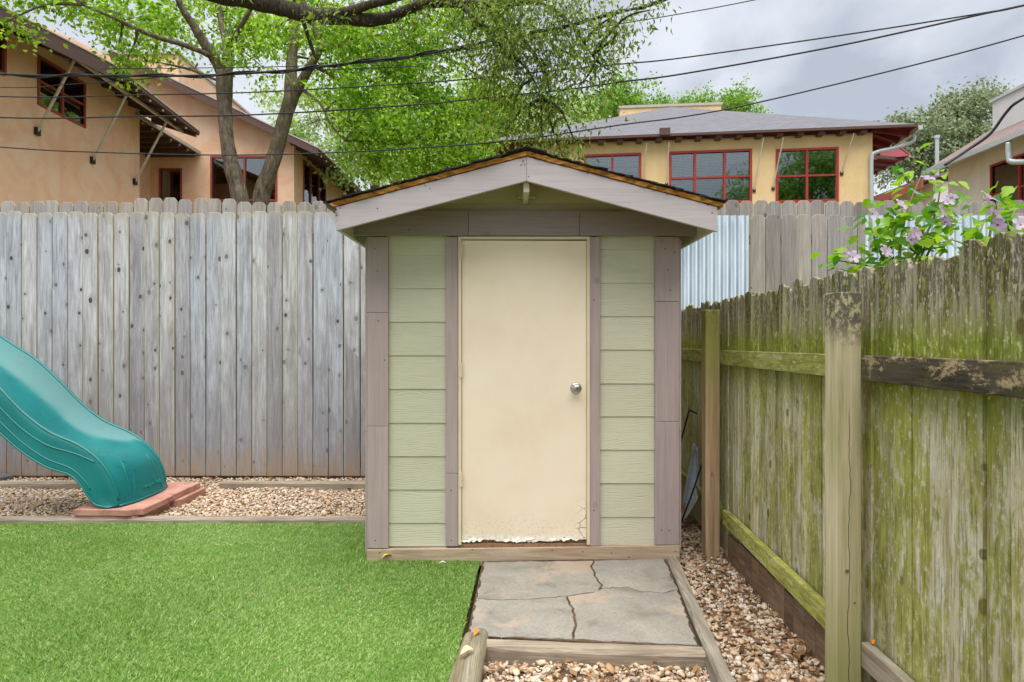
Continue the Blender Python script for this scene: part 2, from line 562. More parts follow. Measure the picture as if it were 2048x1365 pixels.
def post_mat(name, brown):
    m = NT(name, 0.85, 0.2)
    s, r, ac, de, al = wood_base(m, 'Z')
    st = m.noise(m.comb(m.math('MULTIPLY', ac, 22), m.math('MULTIPLY', de, 22), m.math('MULTIPLY', al, 0.8)), 1.0, 5, 0.6, 0.7)
    fine = m.noise(m.comb(m.math('MULTIPLY', ac, 110), m.math('MULTIPLY', de, 110), m.math('MULTIPLY', al, 3)), 1.0, 3, 0.6)
    if brown:
        wood = m.ramp(st, [(0.3, lin(148, 120, 92)), (0.5, lin(180, 152, 120)), (0.7, lin(204, 178, 146))])
    else:
        wood = m.ramp(st, [(0.3, lin(164, 154, 120)), (0.5, lin(194, 183, 150)), (0.7, lin(214, 203, 178))])
    wood = m.mix(m.step(fine, 0.45, 0.75, 0, 0.35), wood, lin(112, 96, 64))
    g = m.noise(m.comb(m.math('MULTIPLY', ac, 7), m.math('MULTIPLY', de, 7), m.math('MULTIPLY', al, 1.5)), 1.0, 4, 0.6)
    if brown:
        gz = m.step(m.math('ADD', s[2], m.math('MULTIPLY', g, 0.7)), 1.1, 1.75, 0.0, 0.8)
    else:
        gz = m.math('MAXIMUM', m.step(m.math('ADD', s[2], m.math('MULTIPLY', g, 0.5)), 0.35, 0.95, 0.6, 0.0), m.step(g, 0.5, 0.7, 0, 0.35))
    c = m.mix(gz, wood, m.ramp(fine, [(0.3, lin(104, 110, 36)), (0.7, lin(146, 152, 62))]))
    sp = m.noise(m.comb(m.math('MULTIPLY', ac, 46), m.math('MULTIPLY', de, 46), m.math('MULTIPLY', al, 30)), 1.0, 8, 0.8, 0.4)
    topz = m.step(m.math('ADD', s[2], m.math('MULTIPLY', g, 0.22)), 1.44, 1.58)
    c = m.mix(m.math('MULTIPLY', topz, m.step(sp, 0.40, 0.52, 0, 0.85 if not brown else 0.3)), c, lin(66, 64, 60))
    core, ring, d, on = knots(m, ac, al, gate=0.72)
    c = m.mix(m.math('MULTIPLY', core, 0.6), c, lin(104, 76, 46))
    # long drying crack
    wob = m.noise(m.comb(0.0, 0.0, m.math('MULTIPLY', s[2], 4.0)), 1.0, 3, 0.6)
    cr = m.math('ABSOLUTE', m.math('SUBTRACT', s[0], m.math('MULTIPLY', m.math('SUBTRACT', wob, 0.5), 0.05)))
    crk = m.math('MULTIPLY', m.step(cr, 0.0008, 0.0022, 1, 0), m.step(m.math('SUBTRACT', s[2], m.math('MULTIPLY', wob, 0.3)), 0.95, 1.0, 1, 0))
    c = m.mix(m.math('MULTIPLY', crk, 0.0 if brown else 0.85), c, lin(50, 42, 30))
    m.color(c)
    m.bump(m.math('ADD', st, m.math('MULTIPLY', fine, 0.7)), 0.35, 0.004)
    return m.mat


M['post'] = post_mat('fence_post_tan', False)
M['post_brown'] = post_mat('fence_post_brown', True)


def painted_wood(name, col, axis, relief=0.3, wear=None, wear_amt=0.2, rough=0.6, knot_amt=0.25, gate=0.7):
    m = NT(name, rough, 0.3)
    s, r, ac, de, al = wood_base(m, axis)
    core, ring, d, on = knots(m, ac, al, density=6, gate=gate)
    g1 = m.noise(m.comb(m.math('MULTIPLY', ac, 60), m.math('MULTIPLY', de, 60), m.math('MULTIPLY', al, 2.2)), 1.0, 5, 0.6, 0.9)
    g2 = m.noise(m.comb(m.math('MULTIPLY', ac, 8), m.math('MULTIPLY', de, 8), m.math('MULTIPLY', al, 2.5)), 1.0, 4, 0.6)
    dark = (col[0] * 0.84, col[1] * 0.83, col[2] * 0.83, 1)
    lite = (min(col[0] * 1.1, 0.9), min(col[1] * 1.1, 0.9), min(col[2] * 1.09, 0.9), 1)
    c = m.ramp(g1, [(0.3, dark), (0.5, col), (0.75, lite)])
    c = m.mix(m.step(g2, 0.35, 0.7, 0.0, 0.35), c, dark)
    tone = m.ramp(r, [(0.0, (0.93, 0.93, 0.93, 1)), (1.0, (1.05, 1.05, 1.05, 1))])
    c = m.mix(1.0, c, tone, 'MULTIPLY')
    if wear:
        w = m.noise(m.comb(m.math('MULTIPLY', ac, 20), m.math('MULTIPLY', de, 20), m.math('MULTIPLY', al, 5)), 1.0, 6, 0.7)
        c = m.mix(m.step(w, 0.60, 0.70, 0, wear_amt), c, wear)
    c = m.mix(m.math('MULTIPLY', core, knot_amt), c, (col[0] * 0.35, col[1] * 0.32, col[2] * 0.3, 1))
    c = m.mix(m.math('MULTIPLY', ring, knot_amt * 0.4), c, dark)
    m.color(c)
    m.bump(m.math('ADD', g1, m.math('MULTIPLY', core, -0.6)), relief, 0.003)
    return m.mat


MAUVE = lin(170, 153, 151)
M['trimZ'] = painted_wood('mauve_trim_vertical', MAUVE, 'Z', 0.35, lin(176, 158, 150), 0.35, knot_amt=0.45)
M['trimX'] = painted_wood('mauve_trim_horizontal', lin(150, 137, 138), 'X', 0.35, knot_amt=0.5)
M['barge'] = painted_wood('mauve_barge_paint', lin(188, 178, 182), 'X', 0.06, lin(200, 194, 196), 0.12, rough=0.45, knot_amt=0.06, gate=0.85)


def siding_mat():
    m = NT('green_fibre_siding', 0.65, 0.3)
    s = m.xyz(m.coord())
    r = m.obj_random()
    x = m.math('ADD', s[0], m.math('MULTIPLY', r, 53))
    z = m.math('ADD', s[2], m.math('MULTIPLY', r, 17))
    wob = m.noise(m.comb(m.math('MULTIPLY', x, 2.6), 0.0, m.math('MULTIPLY', z, 7)), 1.0, 2, 0.5)
    g = m.math('SINE', m.math('MULTIPLY', m.math('ADD', z, m.math('MULTIPLY', wob, 0.10)), 520))
    n = m.noise(m.comb(m.math('MULTIPLY', x, 5), 0.0, m.math('MULTIPLY', z, 150)), 1.0, 4, 0.6, 0.5)
    h = m.math('MULTIPLY', m.step(g, 0.0, 0.95), m.step(n, 0.40, 0.62))
    n2 = m.noise(m.comb(m.math('MULTIPLY', x, 3), 0.0, m.math('MULTIPLY', z, 6)), 1.0, 4, 0.6)
    base = lin(197, 194, 172)
    c = m.mix(m.math('MULTIPLY', h, 0.22), base, lin(156, 153, 124))
    c = m.mix(m.step(n2, 0.4, 0.7, 0, 0.25), c, lin(186, 184, 150))
    tone = m.ramp(r, [(0.0, (0.95, 0.95, 0.94, 1)), (1.0, (1.05, 1.05, 1.05, 1))])
    c = m.mix(1.0, c, tone, 'MULTIPLY')
    # paint flaked off along the top edge of the lowest boards
    fl = m.noise(m.comb(m.math('MULTIPLY', x, 60), 0.0, m.math('MULTIPLY', z, 90)), 1.0, 4, 0.7)
    geo = m.xyz(m.node('ShaderNodeNewGeometry').outputs['Position'])
    edge = m.math('MULTIPLY', m.step(s[2], 0.196, 0.2), m.step(geo[2], 0.30, 0.26, 0, 1))
    c = m.mix(m.math('MULTIPLY', edge, m.step(fl, 0.45, 0.55)), c, lin(226, 224, 214))
    m.color(c)
    m.bump(m.math('ADD', m.math('MULTIPLY', h, -1.0), m.math('MULTIPLY', n, 0.4)), 0.4, 0.003)
    return m.mat


M['siding'] = siding_mat()


def door_mat():
    m = NT('cream_door_paint', 0.5, 0.35)
    co = m.coord()
    s = m.xyz(co)
    n = m.noise(co, 2.2, 4, 0.6)
    n2 = m.noise(m.comb(m.math('MULTIPLY', s[0], 160), 0.0, m.math('MULTIPLY', s[2], 60)), 1.0, 3, 0.6)
    c = m.ramp(n, [(0.3, lin(230, 212, 186)), (0.5, lin(238, 221, 197)), (0.7, lin(240, 226, 204))])
    c = m.mix(m.step(n2, 0.55, 0.8, 0, 0.15), c, lin(240, 230, 210))
    # scuffs
    sc = m.noise(m.comb(m.math('MULTIPLY', s[0], 7), 0.0, m.math('MULTIPLY', s[2], 9)), 1.0, 6, 0.7, 0.8)
    c = m.mix(m.math('MULTIPLY', m.step(sc, 0.66, 0.72), 0.18), c, lin(190, 172, 140))
    # cracked and peeling lower right corner and bottom edge
    v = m.voronoi(m.vmath('ADD', co, m.comb(m.math('MULTIPLY', sc, 0.05), 0.0, m.math('MULTIPLY', n, 0.05))), 16, 'DISTANCE_TO_EDGE')[0]
    rz = m.step(s[2], 0.10, 0.28, 1, 0)
    rx = m.step(s[0], 0.27, 0.35)
    near = m.math('MULTIPLY', m.math('MULTIPLY', m.step(m.math('ADD', s[0], m.math('MULTIPLY', sc, 0.06)), 0.325, 0.365), rz), m.step(v, 0.0, 0.05, 1, 0))
    c = m.mix(m.math('MULTIPLY', near, 0.9), c, lin(70, 52, 36))
    fl = m.noise(m.comb(m.math('MULTIPLY', s[0], 40), 0.0, m.math('MULTIPLY', s[2], 55)), 1.0, 5, 0.7)
    bt = m.math('MULTIPLY', m.step(m.math('SUBTRACT', s[2], m.math('MULTIPLY', fl, 0.045)), -0.005, 0.02, 1, 0), m.step(fl, 0.44, 0.5))
    c = m.mix(bt, c, lin(240, 236, 226))
    hs = m.noise(m.comb(m.math('MULTIPLY', s[0], 50), 0.0, m.math('MULTIPLY', s[2], 70)), 1.0, 5, 0.75)
    dirt = m.math('MULTIPLY', m.step(m.math('SUBTRACT', s[2], m.math('MULTIPLY', n, 0.14)), 0.0, 0.14, 1, 0), m.step(hs, 0.52, 0.62))
    c = m.mix(m.math('MULTIPLY', dirt, 0.35), c, lin(150, 134, 108))
    m.color(c)
    m.bump(m.math('ADD', m.math('MULTIPLY', n2, 0.2), m.math('MULTIPLY', near, -1.0)), 0.2, 0.004)
    return m.mat


M['door'] = door_mat()


def plain(name, col, rough=0.5, metal=0.0, var=0.12, scale=12, spec=0.35, bump=0.0):
    m = NT(name, rough, spec)
    n = m.noise(m.coord(), scale, 5, 0.6)
    d = (col[0] * (1 - var), col[1] * (1 - var), col[2] * (1 - var), 1)
    l = (min(col[0] * (1 + var), 0.95), min(col[1] * (1 + var), 0.95), min(col[2] * (1 + var), 0.95), 1)
    m.color(m.ramp(n, [(0.3, d), (0.7, l)]))
    m.b.inputs['Metallic'].default_value = metal
    if bump:
        m.bump(n, bump, 0.01)
    return m.mat


M['door_frame'] = plain('cream_frame_paint', lin(218, 204, 174), 0.5, var=0.06)
M['satin_metal'] = plain('satin_nickel', lin(190, 188, 184), 0.28, 1.0, 0.05)
M['rot'] = plain('bare_rotten_sill', lin(140, 108, 80), 0.9, var=0.35, scale=40)
M['dark_metal'] = plain('dark_rod', (0.02, 0.02, 0.022, 1), 0.4)
M['white_metal'] = plain('pale_gutter_metal', lin(196, 204, 208), 0.35, 0.2, 0.06)
M['strut'] = plain('weathered_steel_strut', lin(206, 200, 188), 0.5, 0.3, 0.15)
M['flake'] = plain('white_paint_flake', lin(240, 236, 226), 0.6, var=0.05)


def osb():
    m = NT('raw_roof_deck_edge', 0.8, 0.2)
    co = m.coord()
    s = m.xyz(co)
    n = m.noise(m.comb(m.math('MULTIPLY', s[0], 14), m.math('MULTIPLY', s[1], 14), m.math('MULTIPLY', s[2], 60)), 1.0, 6, 0.7, 0.5)
    m.color(m.ramp(n, [(0.3, lin(70, 44, 22)), (0.45, lin(170, 112, 50)), (0.6, lin(206, 152, 82)), (0.75, lin(226, 182, 120))]))
    m.bump(n, 0.6, 0.01)
    return m.mat


M['osb'] = osb()


def shingle_mat(name, a, b, scale, dark=0.5):
    m = NT(name, 0.95, 0.1)
    co = m.coord()
    n = m.noise(co, 220, 2, 0.6)
    br = m.node('ShaderNodeTexBrick')
    m.set(br.inputs['Vector'], co)
    br.inputs['Scale'].default_value = scale
    br.inputs['Color1'].default_value = a
    br.inputs['Color2'].default_value = b
    br.inputs['Mortar'].default_value = (a[0] * dark, a[1] * dark, a[2] * dark, 1)
    br.inputs['Mortar Size'].default_value = 0.03
    br.inputs['Brick Width'].default_value = 0.6
    br.inputs['Row Height'].default_value = 0.28
    c = m.mix(m.step(n, 0.3, 0.7, 0.0, 0.45), br.outputs[0], b)
    m.color(c)
    m.bump(n, 0.4, 0.01)
    return m.mat


M['shingle_black'] = plain('black_shingle_granules', lin(52, 50, 50), 0.95, var=0.4, scale=90, spec=0.1, bump=0.5)
M['shingle_grey'] = shingle_mat('grey_roof_shingles', lin(112, 112, 118), lin(128, 127, 133), 2.4, 0.75)
M['shingle_mauve'] = shingle_mat('mauve_roof_shingles', lin(134, 116, 114), lin(152, 134, 130), 2.4, 0.75)


def stucco(name, col, stain, amt=0.5):
    m = NT(name, 0.9, 0.15)
    co = m.coord()
    s = m.xyz(co)
    n = m.noise(co, 1.4, 7, 0.7, 0.8)
    st = m.noise(m.comb(m.math('MULTIPLY', s[0], 2.2), m.math('MULTIPLY', s[1], 2.2), m.math('MULTIPLY', s[2], 0.35)), 1.0, 5, 0.6)
    f = m.noise(co, 26, 4, 0.6)
    c = m.mix(m.step(n, 0.35, 0.7, 0, amt), col, stain)
    c = m.mix(m.step(st, 0.48, 0.72, 0, amt * 0.7), c, stain)
    c = m.mix(m.step(f, 0.4, 0.75, 0, 0.2), c, (col[0] * 0.75, col[1] * 0.72, col[2] * 0.7, 1))
    m.color(c)
    m.bump(f, 0.25, 0.02)
    return m.mat


M['stucco_orange'] = stucco('orange_stucco', lin(250, 210, 180), lin(234, 174, 132), 0.65)
M['stucco_yellow'] = stucco('yellow_stucco', lin(240, 213, 164), lin(220, 180, 122), 0.45)
M['stucco_white'] = stucco('pale_grey_stucco', lin(246, 243, 238), lin(226, 216, 204), 0.5)
M['stucco_box'] = stucco('pale_grey_parapet', lin(222, 220, 220), lin(200, 196, 194), 0.4)
M['brown_trim'] = plain('brown_fascia_paint', lin(96, 72, 66), 0.6, var=0.12)
M['brown_soffit'] = plain('brown_soffit_boards', lin(92, 70, 60), 0.7, var=0.2, scale=5)
M['red_frame'] = plain('red_window_frame', lin(170, 58, 52), 0.45, var=0.1)
M['rust_frame'] = plain('rust_red_window_frame', lin(158, 76, 60), 0.5, var=0.12)
M['red_soffit'] = plain('dark_red_soffit', lin(120, 40, 48), 0.7, var=0.2, scale=5)
M['flash'] = plain('pale_drip_edge', lin(188, 182, 170), 0.5, var=0.1)
M['interior'] = plain('dark_room', lin(44, 38, 36), 0.9, var=0.3, scale=1.5)
M['interior_warm'] = plain('warm_room', lin(120, 80, 40), 0.9, var=0.4, scale=1.2)
M['blind'] = plain('pale_blind_slats', lin(236, 239, 240), 0.6, var=0.06)
M['lamp'] = plain('cream_lamp_bowl', lin(240, 220, 170), 0.4, var=0.05)


def glass():
    m = NT('window_glass', 0.05)
    t = m.t
    tr = t.nodes.new('ShaderNodeBsdfTransparent')
    tr.inputs[0].default_value = (0.72, 0.76, 0.76, 1)
    gl = t.nodes.new('ShaderNodeBsdfGlossy')
    gl.inputs['Roughness'].default_value = 0.02
    gl.inputs[0].default_value = (0.85, 0.9, 0.92, 1)
    mx = t.nodes.new('ShaderNodeMixShader')
    lw = t.nodes.new('ShaderNodeFresnel')
    lw.inputs[0].default_value = 1.7
    n = m.noise(m.coord(), 1.3, 2, 0.5)
    b = t.nodes.new('ShaderNodeBump')
    b.inputs['Strength'].default_value = 0.06
    b.inputs['Distance'].default_value = 0.05
    t.links.new(n, b.inputs['Height'])
    t.links.new(b.outputs[0], gl.inputs['Normal'])
    a = m.math('ADD', lw.outputs[0], 0.10)
    t.links.new(a, mx.inputs[0])
    t.links.new(tr.outputs[0], mx.inputs[1])
    t.links.new(gl.outputs[0], mx.inputs[2])
    t.links.new(mx.outputs[0], m.out.inputs[0])
    return m.mat


M['glass'] = glass()


def plastic():
    m = NT('teal_slide_plastic', 0.3, 0.5)
    co = m.coord()
    n = m.noise(co, 3, 4, 0.6)
    f = m.noise(co, 60, 3, 0.7)
    c = m.ramp(n, [(0.3, lin(0, 102, 103)), (0.7, lin(0, 118, 118))])
    c = m.mix(m.step(f, 0.66, 0.76, 0, 0.25), c, lin(90, 180, 170))
    m.color(c)
    m.set(m.b.inputs['Roughness'], m.step(n, 0.3, 0.7, 0.24, 0.38))
    m.bump(n, 0.05, 0.02)
    return m.mat


M['plastic'] = plastic()
M['plastic_text'] = plain('worn_teal_lettering', lin(24, 142, 132), 0.4, var=0.2)


def stone_mat(name, cols, scale=6, bump=0.4):
    m = NT(name, 0.9, 0.2)
    co = m.coord()
    r = m.obj_random()
    co2 = m.vmath('ADD', co, m.comb(m.math('MULTIPLY', r, 31), m.math('MULTIPLY', r, 17), 0.0))
    n = m.noise(co2, scale, 6, 0.65, 0.4)
    f = m.noise(co2, scale * 12, 4, 0.7)
    c = m.ramp(n, [(0.28, cols[0]), (0.45, cols[1]), (0.58, cols[2]), (0.72, cols[3])])
    c = m.mix(m.step(f, 0.35, 0.75, 0.0, 0.35), c, cols[0])
    m.color(c)
    m.bump(m.math('ADD', m.math('MULTIPLY', n, 0.6), m.math('MULTIPLY', f, 0.5)), bump, 0.006)
    return m.mat


def flag_mat():
    m = NT('grey_flagstone', 0.9, 0.2)
    co = m.coord()
    r = m.obj_random()
    co2 = m.vmath('ADD', co, m.comb(m.math('MULTIPLY', r, 31), m.math('MULTIPLY', r, 17), 0.0))
    n = m.noise(co2, 4.5, 7, 0.7, 0.5)
    n2 = m.noise(co2, 2.3, 6, 0.6, 0.6)
    f = m.noise(co2, 85, 4, 0.7)
    pit = m.noise(co2, 38, 5, 0.75)
    c = m.ramp(n, [(0.30, lin(114, 111, 103)), (0.46, lin(144, 140, 132)), (0.66, lin(158, 154, 145))])
    c = m.mix(m.step(f, 0.42, 0.68, 0.0, 0.5), c, lin(122, 117, 106))
    c = m.mix(m.math('MULTIPLY', m.step(pit, 0.60, 0.70), 0.5), c, lin(92, 88, 78))
    tan = m.math('MULTIPLY', m.step(m.math('ADD', n2, m.math('MULTIPLY', pit, 0.25)), 0.66, 0.80), m.step(pit, 0.3, 0.55, 0.5, 1.0))
    c = m.mix(m.math('MULTIPLY', tan, 0.7), c, lin(176, 156, 136))
    c = m.mix(m.math('MULTIPLY', m.step(n2, 0.40, 0.32), 0.5), c, lin(124, 118, 96))
    m.color(c)
    m.bump(m.math('ADD', m.math('MULTIPLY', n, 0.6), m.math('MULTIPLY', f, 0.5)), 0.5, 0.006)
    return m.mat


M['flag'] = flag_mat()
M['flag_edge'] = stone_mat('tan_mortar', [lin(150, 116, 88), lin(186, 152, 122), lin(208, 178, 150), lin(218, 192, 166)], 12, 0.5)
M['crack_dirt'] = stone_mat('dark_crack_dirt', [lin(54, 44, 34), lin(76, 62, 48), lin(104, 84, 64), lin(84, 68, 52)], 14, 0.6)
M['paver'] = stone_mat('pink_red_paver', [lin(150, 104, 92), lin(176, 130, 116), lin(188, 144, 130), lin(186, 146, 128)], 9, 0.35)
M['dirt'] = stone_mat('brown_dirt', [lin(70, 54, 42), lin(108, 84, 64), lin(140, 112, 86), lin(120, 96, 74)], 9, 0.6)
M['ground'] = stone_mat('yard_ground', [lin(72, 78, 44), lin(96, 98, 58), lin(118, 108, 74), lin(104, 104, 62)], 1.5, 0.4)


def pebble_mat():
    m = NT('pea_gravel', 0.75, 0.25)
    i = m.island()
    n = m.noise(m.coord(), 60, 4, 0.6)
    big = m.noise(m.coord(), 1.6, 3, 0.6)
    c = m.ramp(i, [(0.0, lin(158, 128, 102)), (0.08, lin(196, 174, 148)), (0.3, lin(206, 188, 164)), (0.48, lin(184, 154, 122)),
                   (0.6, lin(216, 208, 194)), (0.78, lin(176, 142, 108)), (0.82, lin(204, 184, 160)), (0.94, lin(156, 146, 136)), (1.0, lin(222, 218, 210))], 'CONSTANT')
    c = m.mix(m.step(n, 0.4, 0.7, 0, 0.25), c, lin(160, 126, 96))
    c = m.mix(m.step(big, 0.45, 0.7, 0, 0.15), c, lin(190, 150, 112))
    m.color(c)
    return m.mat


M['pebble'] = pebble_mat()


def leafy(name, cols, trans, tmix=0.5, rough=0.5):
    m = NT(name, rough, 0.3)
    i = m.island()
    c = m.ramp(i, [(k / (len(cols) - 1), col) for k, col in enumerate(cols)])
    m.color(c)
    t = m.t
    tr = t.nodes.new('ShaderNodeBsdfTranslucent')
    tc = m.mix(1.0, c, trans, 'MULTIPLY')
    t.links.new(tc, tr.inputs[0])
    mx = t.nodes.new('ShaderNodeMixShader')
    mx.inputs[0].default_value = tmix
    t.links.new(m.b.outputs[0], mx.inputs[1])
    t.links.new(tr.outputs[0], mx.inputs[2])
    t.links.new(mx.outputs[0], m.out.inputs[0])
    return m.mat


M['leaf_elm'] = leafy('bright_elm_leaves', [(0.07, 0.19, 0.015, 1), (0.20, 0.40, 0.03, 1), (0.34, 0.56, 0.05, 1), (0.52, 0.68, 0.16, 1)], (1.4, 1.35, 0.75, 1), 0.6)
M['leaf_oak'] = leafy('olive_oak_leaves', [(0.06, 0.11, 0.02, 1), (0.14, 0.24, 0.035, 1), (0.26, 0.37, 0.05, 1), (0.42, 0.51, 0.13, 1)], (1.35, 1.3, 0.9, 1), 0.45)
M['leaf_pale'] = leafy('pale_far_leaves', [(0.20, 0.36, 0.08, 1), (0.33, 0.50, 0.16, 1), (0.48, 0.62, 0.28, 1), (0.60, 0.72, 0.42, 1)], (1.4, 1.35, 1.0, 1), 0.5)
M['leaf_green'] = leafy('fresh_green_leaves', [(0.07, 0.20, 0.02, 1), (0.15, 0.33, 0.04, 1), (0.26, 0.44, 0.07, 1), (0.36, 0.52, 0.12, 1)], (1.4, 1.4, 0.8, 1), 0.45)
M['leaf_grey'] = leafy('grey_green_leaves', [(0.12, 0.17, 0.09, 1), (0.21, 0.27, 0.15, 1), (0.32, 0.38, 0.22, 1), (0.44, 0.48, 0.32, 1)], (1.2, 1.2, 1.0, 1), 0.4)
M['shrub_leaf'] = leafy('shrub_leaf', [(0.07, 0.24, 0.02, 1), (0.12, 0.32, 0.03, 1), (0.22, 0.42, 0.04, 1)], (1.5, 1.5, 0.6, 1), 0.4)


def obj_leaf(name, cols, trans):
    m = NT(name, 0.45, 0.35)
    c = m.ramp(m.obj_random(), [(k / (len(cols) - 1), col) for k, col in enumerate(cols)])
    m.color(c)
    t = m.t
    tr = t.nodes.new('ShaderNodeBsdfTranslucent')
    t.links.new(m.mix(1.0, c, trans, 'MULTIPLY'), tr.inputs[0])
    mx = t.nodes.new('ShaderNodeMixShader')
    mx.inputs[0].default_value = 0.42
    t.links.new(m.b.outputs[0], mx.inputs[1])
    t.links.new(tr.outputs[0], mx.inputs[2])
    t.links.new(mx.outputs[0], m.out.inputs[0])
    return m.mat


M['shrub_leaf'] = obj_leaf('hibiscus_leaf', [(0.05, 0.20, 0.02, 1), (0.12, 0.32, 0.02, 1), (0.24, 0.44, 0.03, 1), (0.38, 0.54, 0.05, 1)], (1.4, 1.4, 0.6, 1))
M['petal'] = obj_leaf('lilac_petal', [(0.50, 0.36, 0.60, 1), (0.60, 0.47, 0.68, 1), (0.70, 0.60, 0.76, 1)], (1.05, 1.0, 1.05, 1))
M['flower_eye'] = plain('crimson_flower_eye', lin(170, 50, 90), 0.6)
M['stamen'] = plain('cream_stamen', lin(244, 232, 190), 0.6)
M['twig_green'] = plain('green_stem', lin(120, 118, 70), 0.7)


def bark(name, a, b, c3):
    m = NT(name, 0.95, 0.1)
    co = m.coord()
    s = m.xyz(co)
    n = m.noise(m.comb(m.math('MULTIPLY', s[0], 26), m.math('MULTIPLY', s[1], 26), m.math('MULTIPLY', s[2], 7)), 1.0, 6, 0.7, 0.8)
    big = m.noise(co, 3, 3, 0.6)
    c = m.ramp(n, [(0.3, a), (0.5, b), (0.7, c3)])
    c = m.mix(m.step(big, 0.4, 0.7, 0, 0.35), c, a)
    m.color(c)
    m.bump(n, 0.9, 0.03)
    return m.mat


M['bark'] = bark('grey_bark', lin(72, 62, 52), lin(122, 110, 96), lin(166, 154, 140))
M['bark_dark'] = bark('dark_oak_bark', lin(44, 38, 34), lin(80, 70, 62), lin(116, 106, 96))


def turf_mat():
    m = NT('artificial_turf_blades', 0.55, 0.25)
    i = m.island()
    c = m.ramp(i, [(0.0, (0.05, 0.13, 0.01, 1)), (0.22, (0.15, 0.29, 0.03, 1)), (0.5, (0.33, 0.49, 0.11, 1)), (0.8, (0.49, 0.63, 0.23, 1)), (1.0, (0.66, 0.73, 0.42, 1))])
    n = m.noise(m.coord(), 1.6, 6, 0.7, 0.5)
    n3 = m.noise(m.coord(), 14, 4, 0.7)
    c = m.mix(m.step(n, 0.5, 0.66, 0, 0.45), c, (0.15, 0.32, 0.03, 1))
    c = m.mix(m.step(n, 0.48, 0.34, 0, 0.35), c, (0.42, 0.54, 0.20, 1))
    c = m.mix(m.step(n3, 0.56, 0.7, 0, 0.4), c, (0.17, 0.31, 0.04, 1))
    m.color(c)
    t = m.t
    tr = t.nodes.new('ShaderNodeBsdfTranslucent')
    t.links.new(c, tr.inputs[0])
    mx = t.nodes.new('ShaderNodeMixShader')
    mx.inputs[0].default_value = 0.3
    t.links.new(m.b.outputs[0], mx.inputs[1])
    t.links.new(tr.outputs[0], mx.inputs[2])
    t.links.new(mx.outputs[0], m.out.inputs[0])
    return m.mat


M['turf'] = turf_mat()
M['turf_back'] = plain('turf_backing', (0.10, 0.21, 0.03, 1), 0.9, var=0.3, scale=40)


def corrugated():
    m = NT('galvanised_corrugated_steel', 0.35, 0.5)
    co = m.coord()
    s = m.xyz(co)
    n = m.noise(m.comb(m.math('MULTIPLY', s[0], 5), 0.0, m.math('MULTIPLY', s[2], 1.2)), 1.0, 5, 0.6)
    c = m.ramp(n, [(0.3, lin(112, 126, 136)), (0.7, lin(146, 158, 166))])
    m.color(c)
    m.b.inputs['Metallic'].default_value = 0.35
    m.set(m.b.inputs['Roughness'], m.step(n, 0.3, 0.7, 0.34, 0.48))
    return m.mat


M['corrugated'] = corrugated()


def sheet_mat():
    m = NT('worn_blue_grey_sheet', 0.35, 0.5)
    co = m.coord()
    s = m.xyz(co)
    n = m.noise(co, 9, 6, 0.7)
    c = m.ramp(n, [(0.3, lin(150, 162, 176)), (0.55, lin(190, 202, 212)), (0.75, lin(214, 222, 230))])
    c = m.mix(m.math('MULTIPLY', m.step(n, 0.42, 0.56), m.step(m.math('ABSOLUTE', m.math('SUBTRACT', s[2], 0.10)), 0.02, 0.07, 1, 0)), c, lin(170, 120, 60))
    m.color(c)
    m.b.inputs['Metallic'].default_value = 0.0
    return m.mat


M['sheet'] = sheet_mat()
M['cable'] = plain('black_cable', (0.028, 0.03, 0.035, 1), 0.55)
M['litter'] = leafy('dry_leaf_litter', [lin(96, 68, 44), lin(140, 102, 66), lin(174, 138, 98), lin(84, 64, 48)], (1, 1, 1, 1), 0.1)
M['leaf_orange'] = plain('orange_dead_leaf', lin(214, 130, 36), 0.6)
M['leaf_tan'] = plain('tan_dead_leaf', lin(226, 190, 150), 0.6)
M['leaf_yellow'] = plain('yellow_leaf', lin(206, 196, 50), 0.6)
M['leaf_white'] = plain('silvery_leaf', lin(206, 204, 190), 0.6)

# ------------------------------------------------------------------ ground
gm = MB().raw([(-300, -60, -0.09), (300, -60, -0.09), (300, 500, -0.09), (-300, 500, -0.09)], [[0, 1, 2, 3]])
tag(gm.build('ground', M['ground'], origin=(0, 0, -0.09)), kind='structure')

FX = lambda Y: 1.235 + 0.03 * Y          # face of the mossy side fence boards (camera side)


def bed(name, poly, z, mat):
    o = MB().raw([(x, y, z) for x, y in poly], [list(range(len(poly)))]).build(name, mat, origin=(poly[0][0], poly[0][1], z))
    return tag(o, kind='structure')


bed('gravel_bed', [(-6.2, 4.6), (1.5, 4.6), (1.5, 6.6), (-6.2, 6.6)], -0.034, M['dirt'])
bed('gravel_path', [(-0.35, 0.6), (1.4, 0.6), (1.45, 5.4), (0.7, 5.4), (0.7, 3.0), (-0.35, 3.0)], -0.062, M['dirt'])
bed('turf_base', [(-6.2, 0.5), (-0.30, 0.5), (-0.235, 2.44), (-0.19, 3.80), (-0.87, 3.80), (-0.87, 4.57), (-6.2, 4.57)], 0.0, M['turf_back'])


def point_in_poly(x, y, poly):
    inside = np.zeros(len(x), dtype=bool)
    n = len(poly)
    for i in range(n):
        x0, y0 = poly[i]
        x1, y1 = poly[(i + 1) % n]
        c = ((y0 > y) != (y1 > y)) & (x < (x1 - x0) * (y - y0) / (y1 - y0 + 1e-12) + x0)
        inside ^= c
    return inside


def scatter(poly, n):
    xs = [p[0] for p in poly]; ys = [p[1] for p in poly]
    x = rng.uniform(min(xs), max(xs), n)
    y = rng.uniform(min(ys), max(ys), n)
    k = point_in_poly(x, y, poly)
    return x[k], y[k]


def ico(sub):
    bm = bmesh.new()
    bmesh.ops.create_icosphere(bm, subdivisions=sub, radius=1.0)
    V = np.array([v.co[:] for v in bm.verts])
    Fa = np.array([[v.index for v in f.verts] for f in bm.faces])
    bm.free()
    return V, Fa


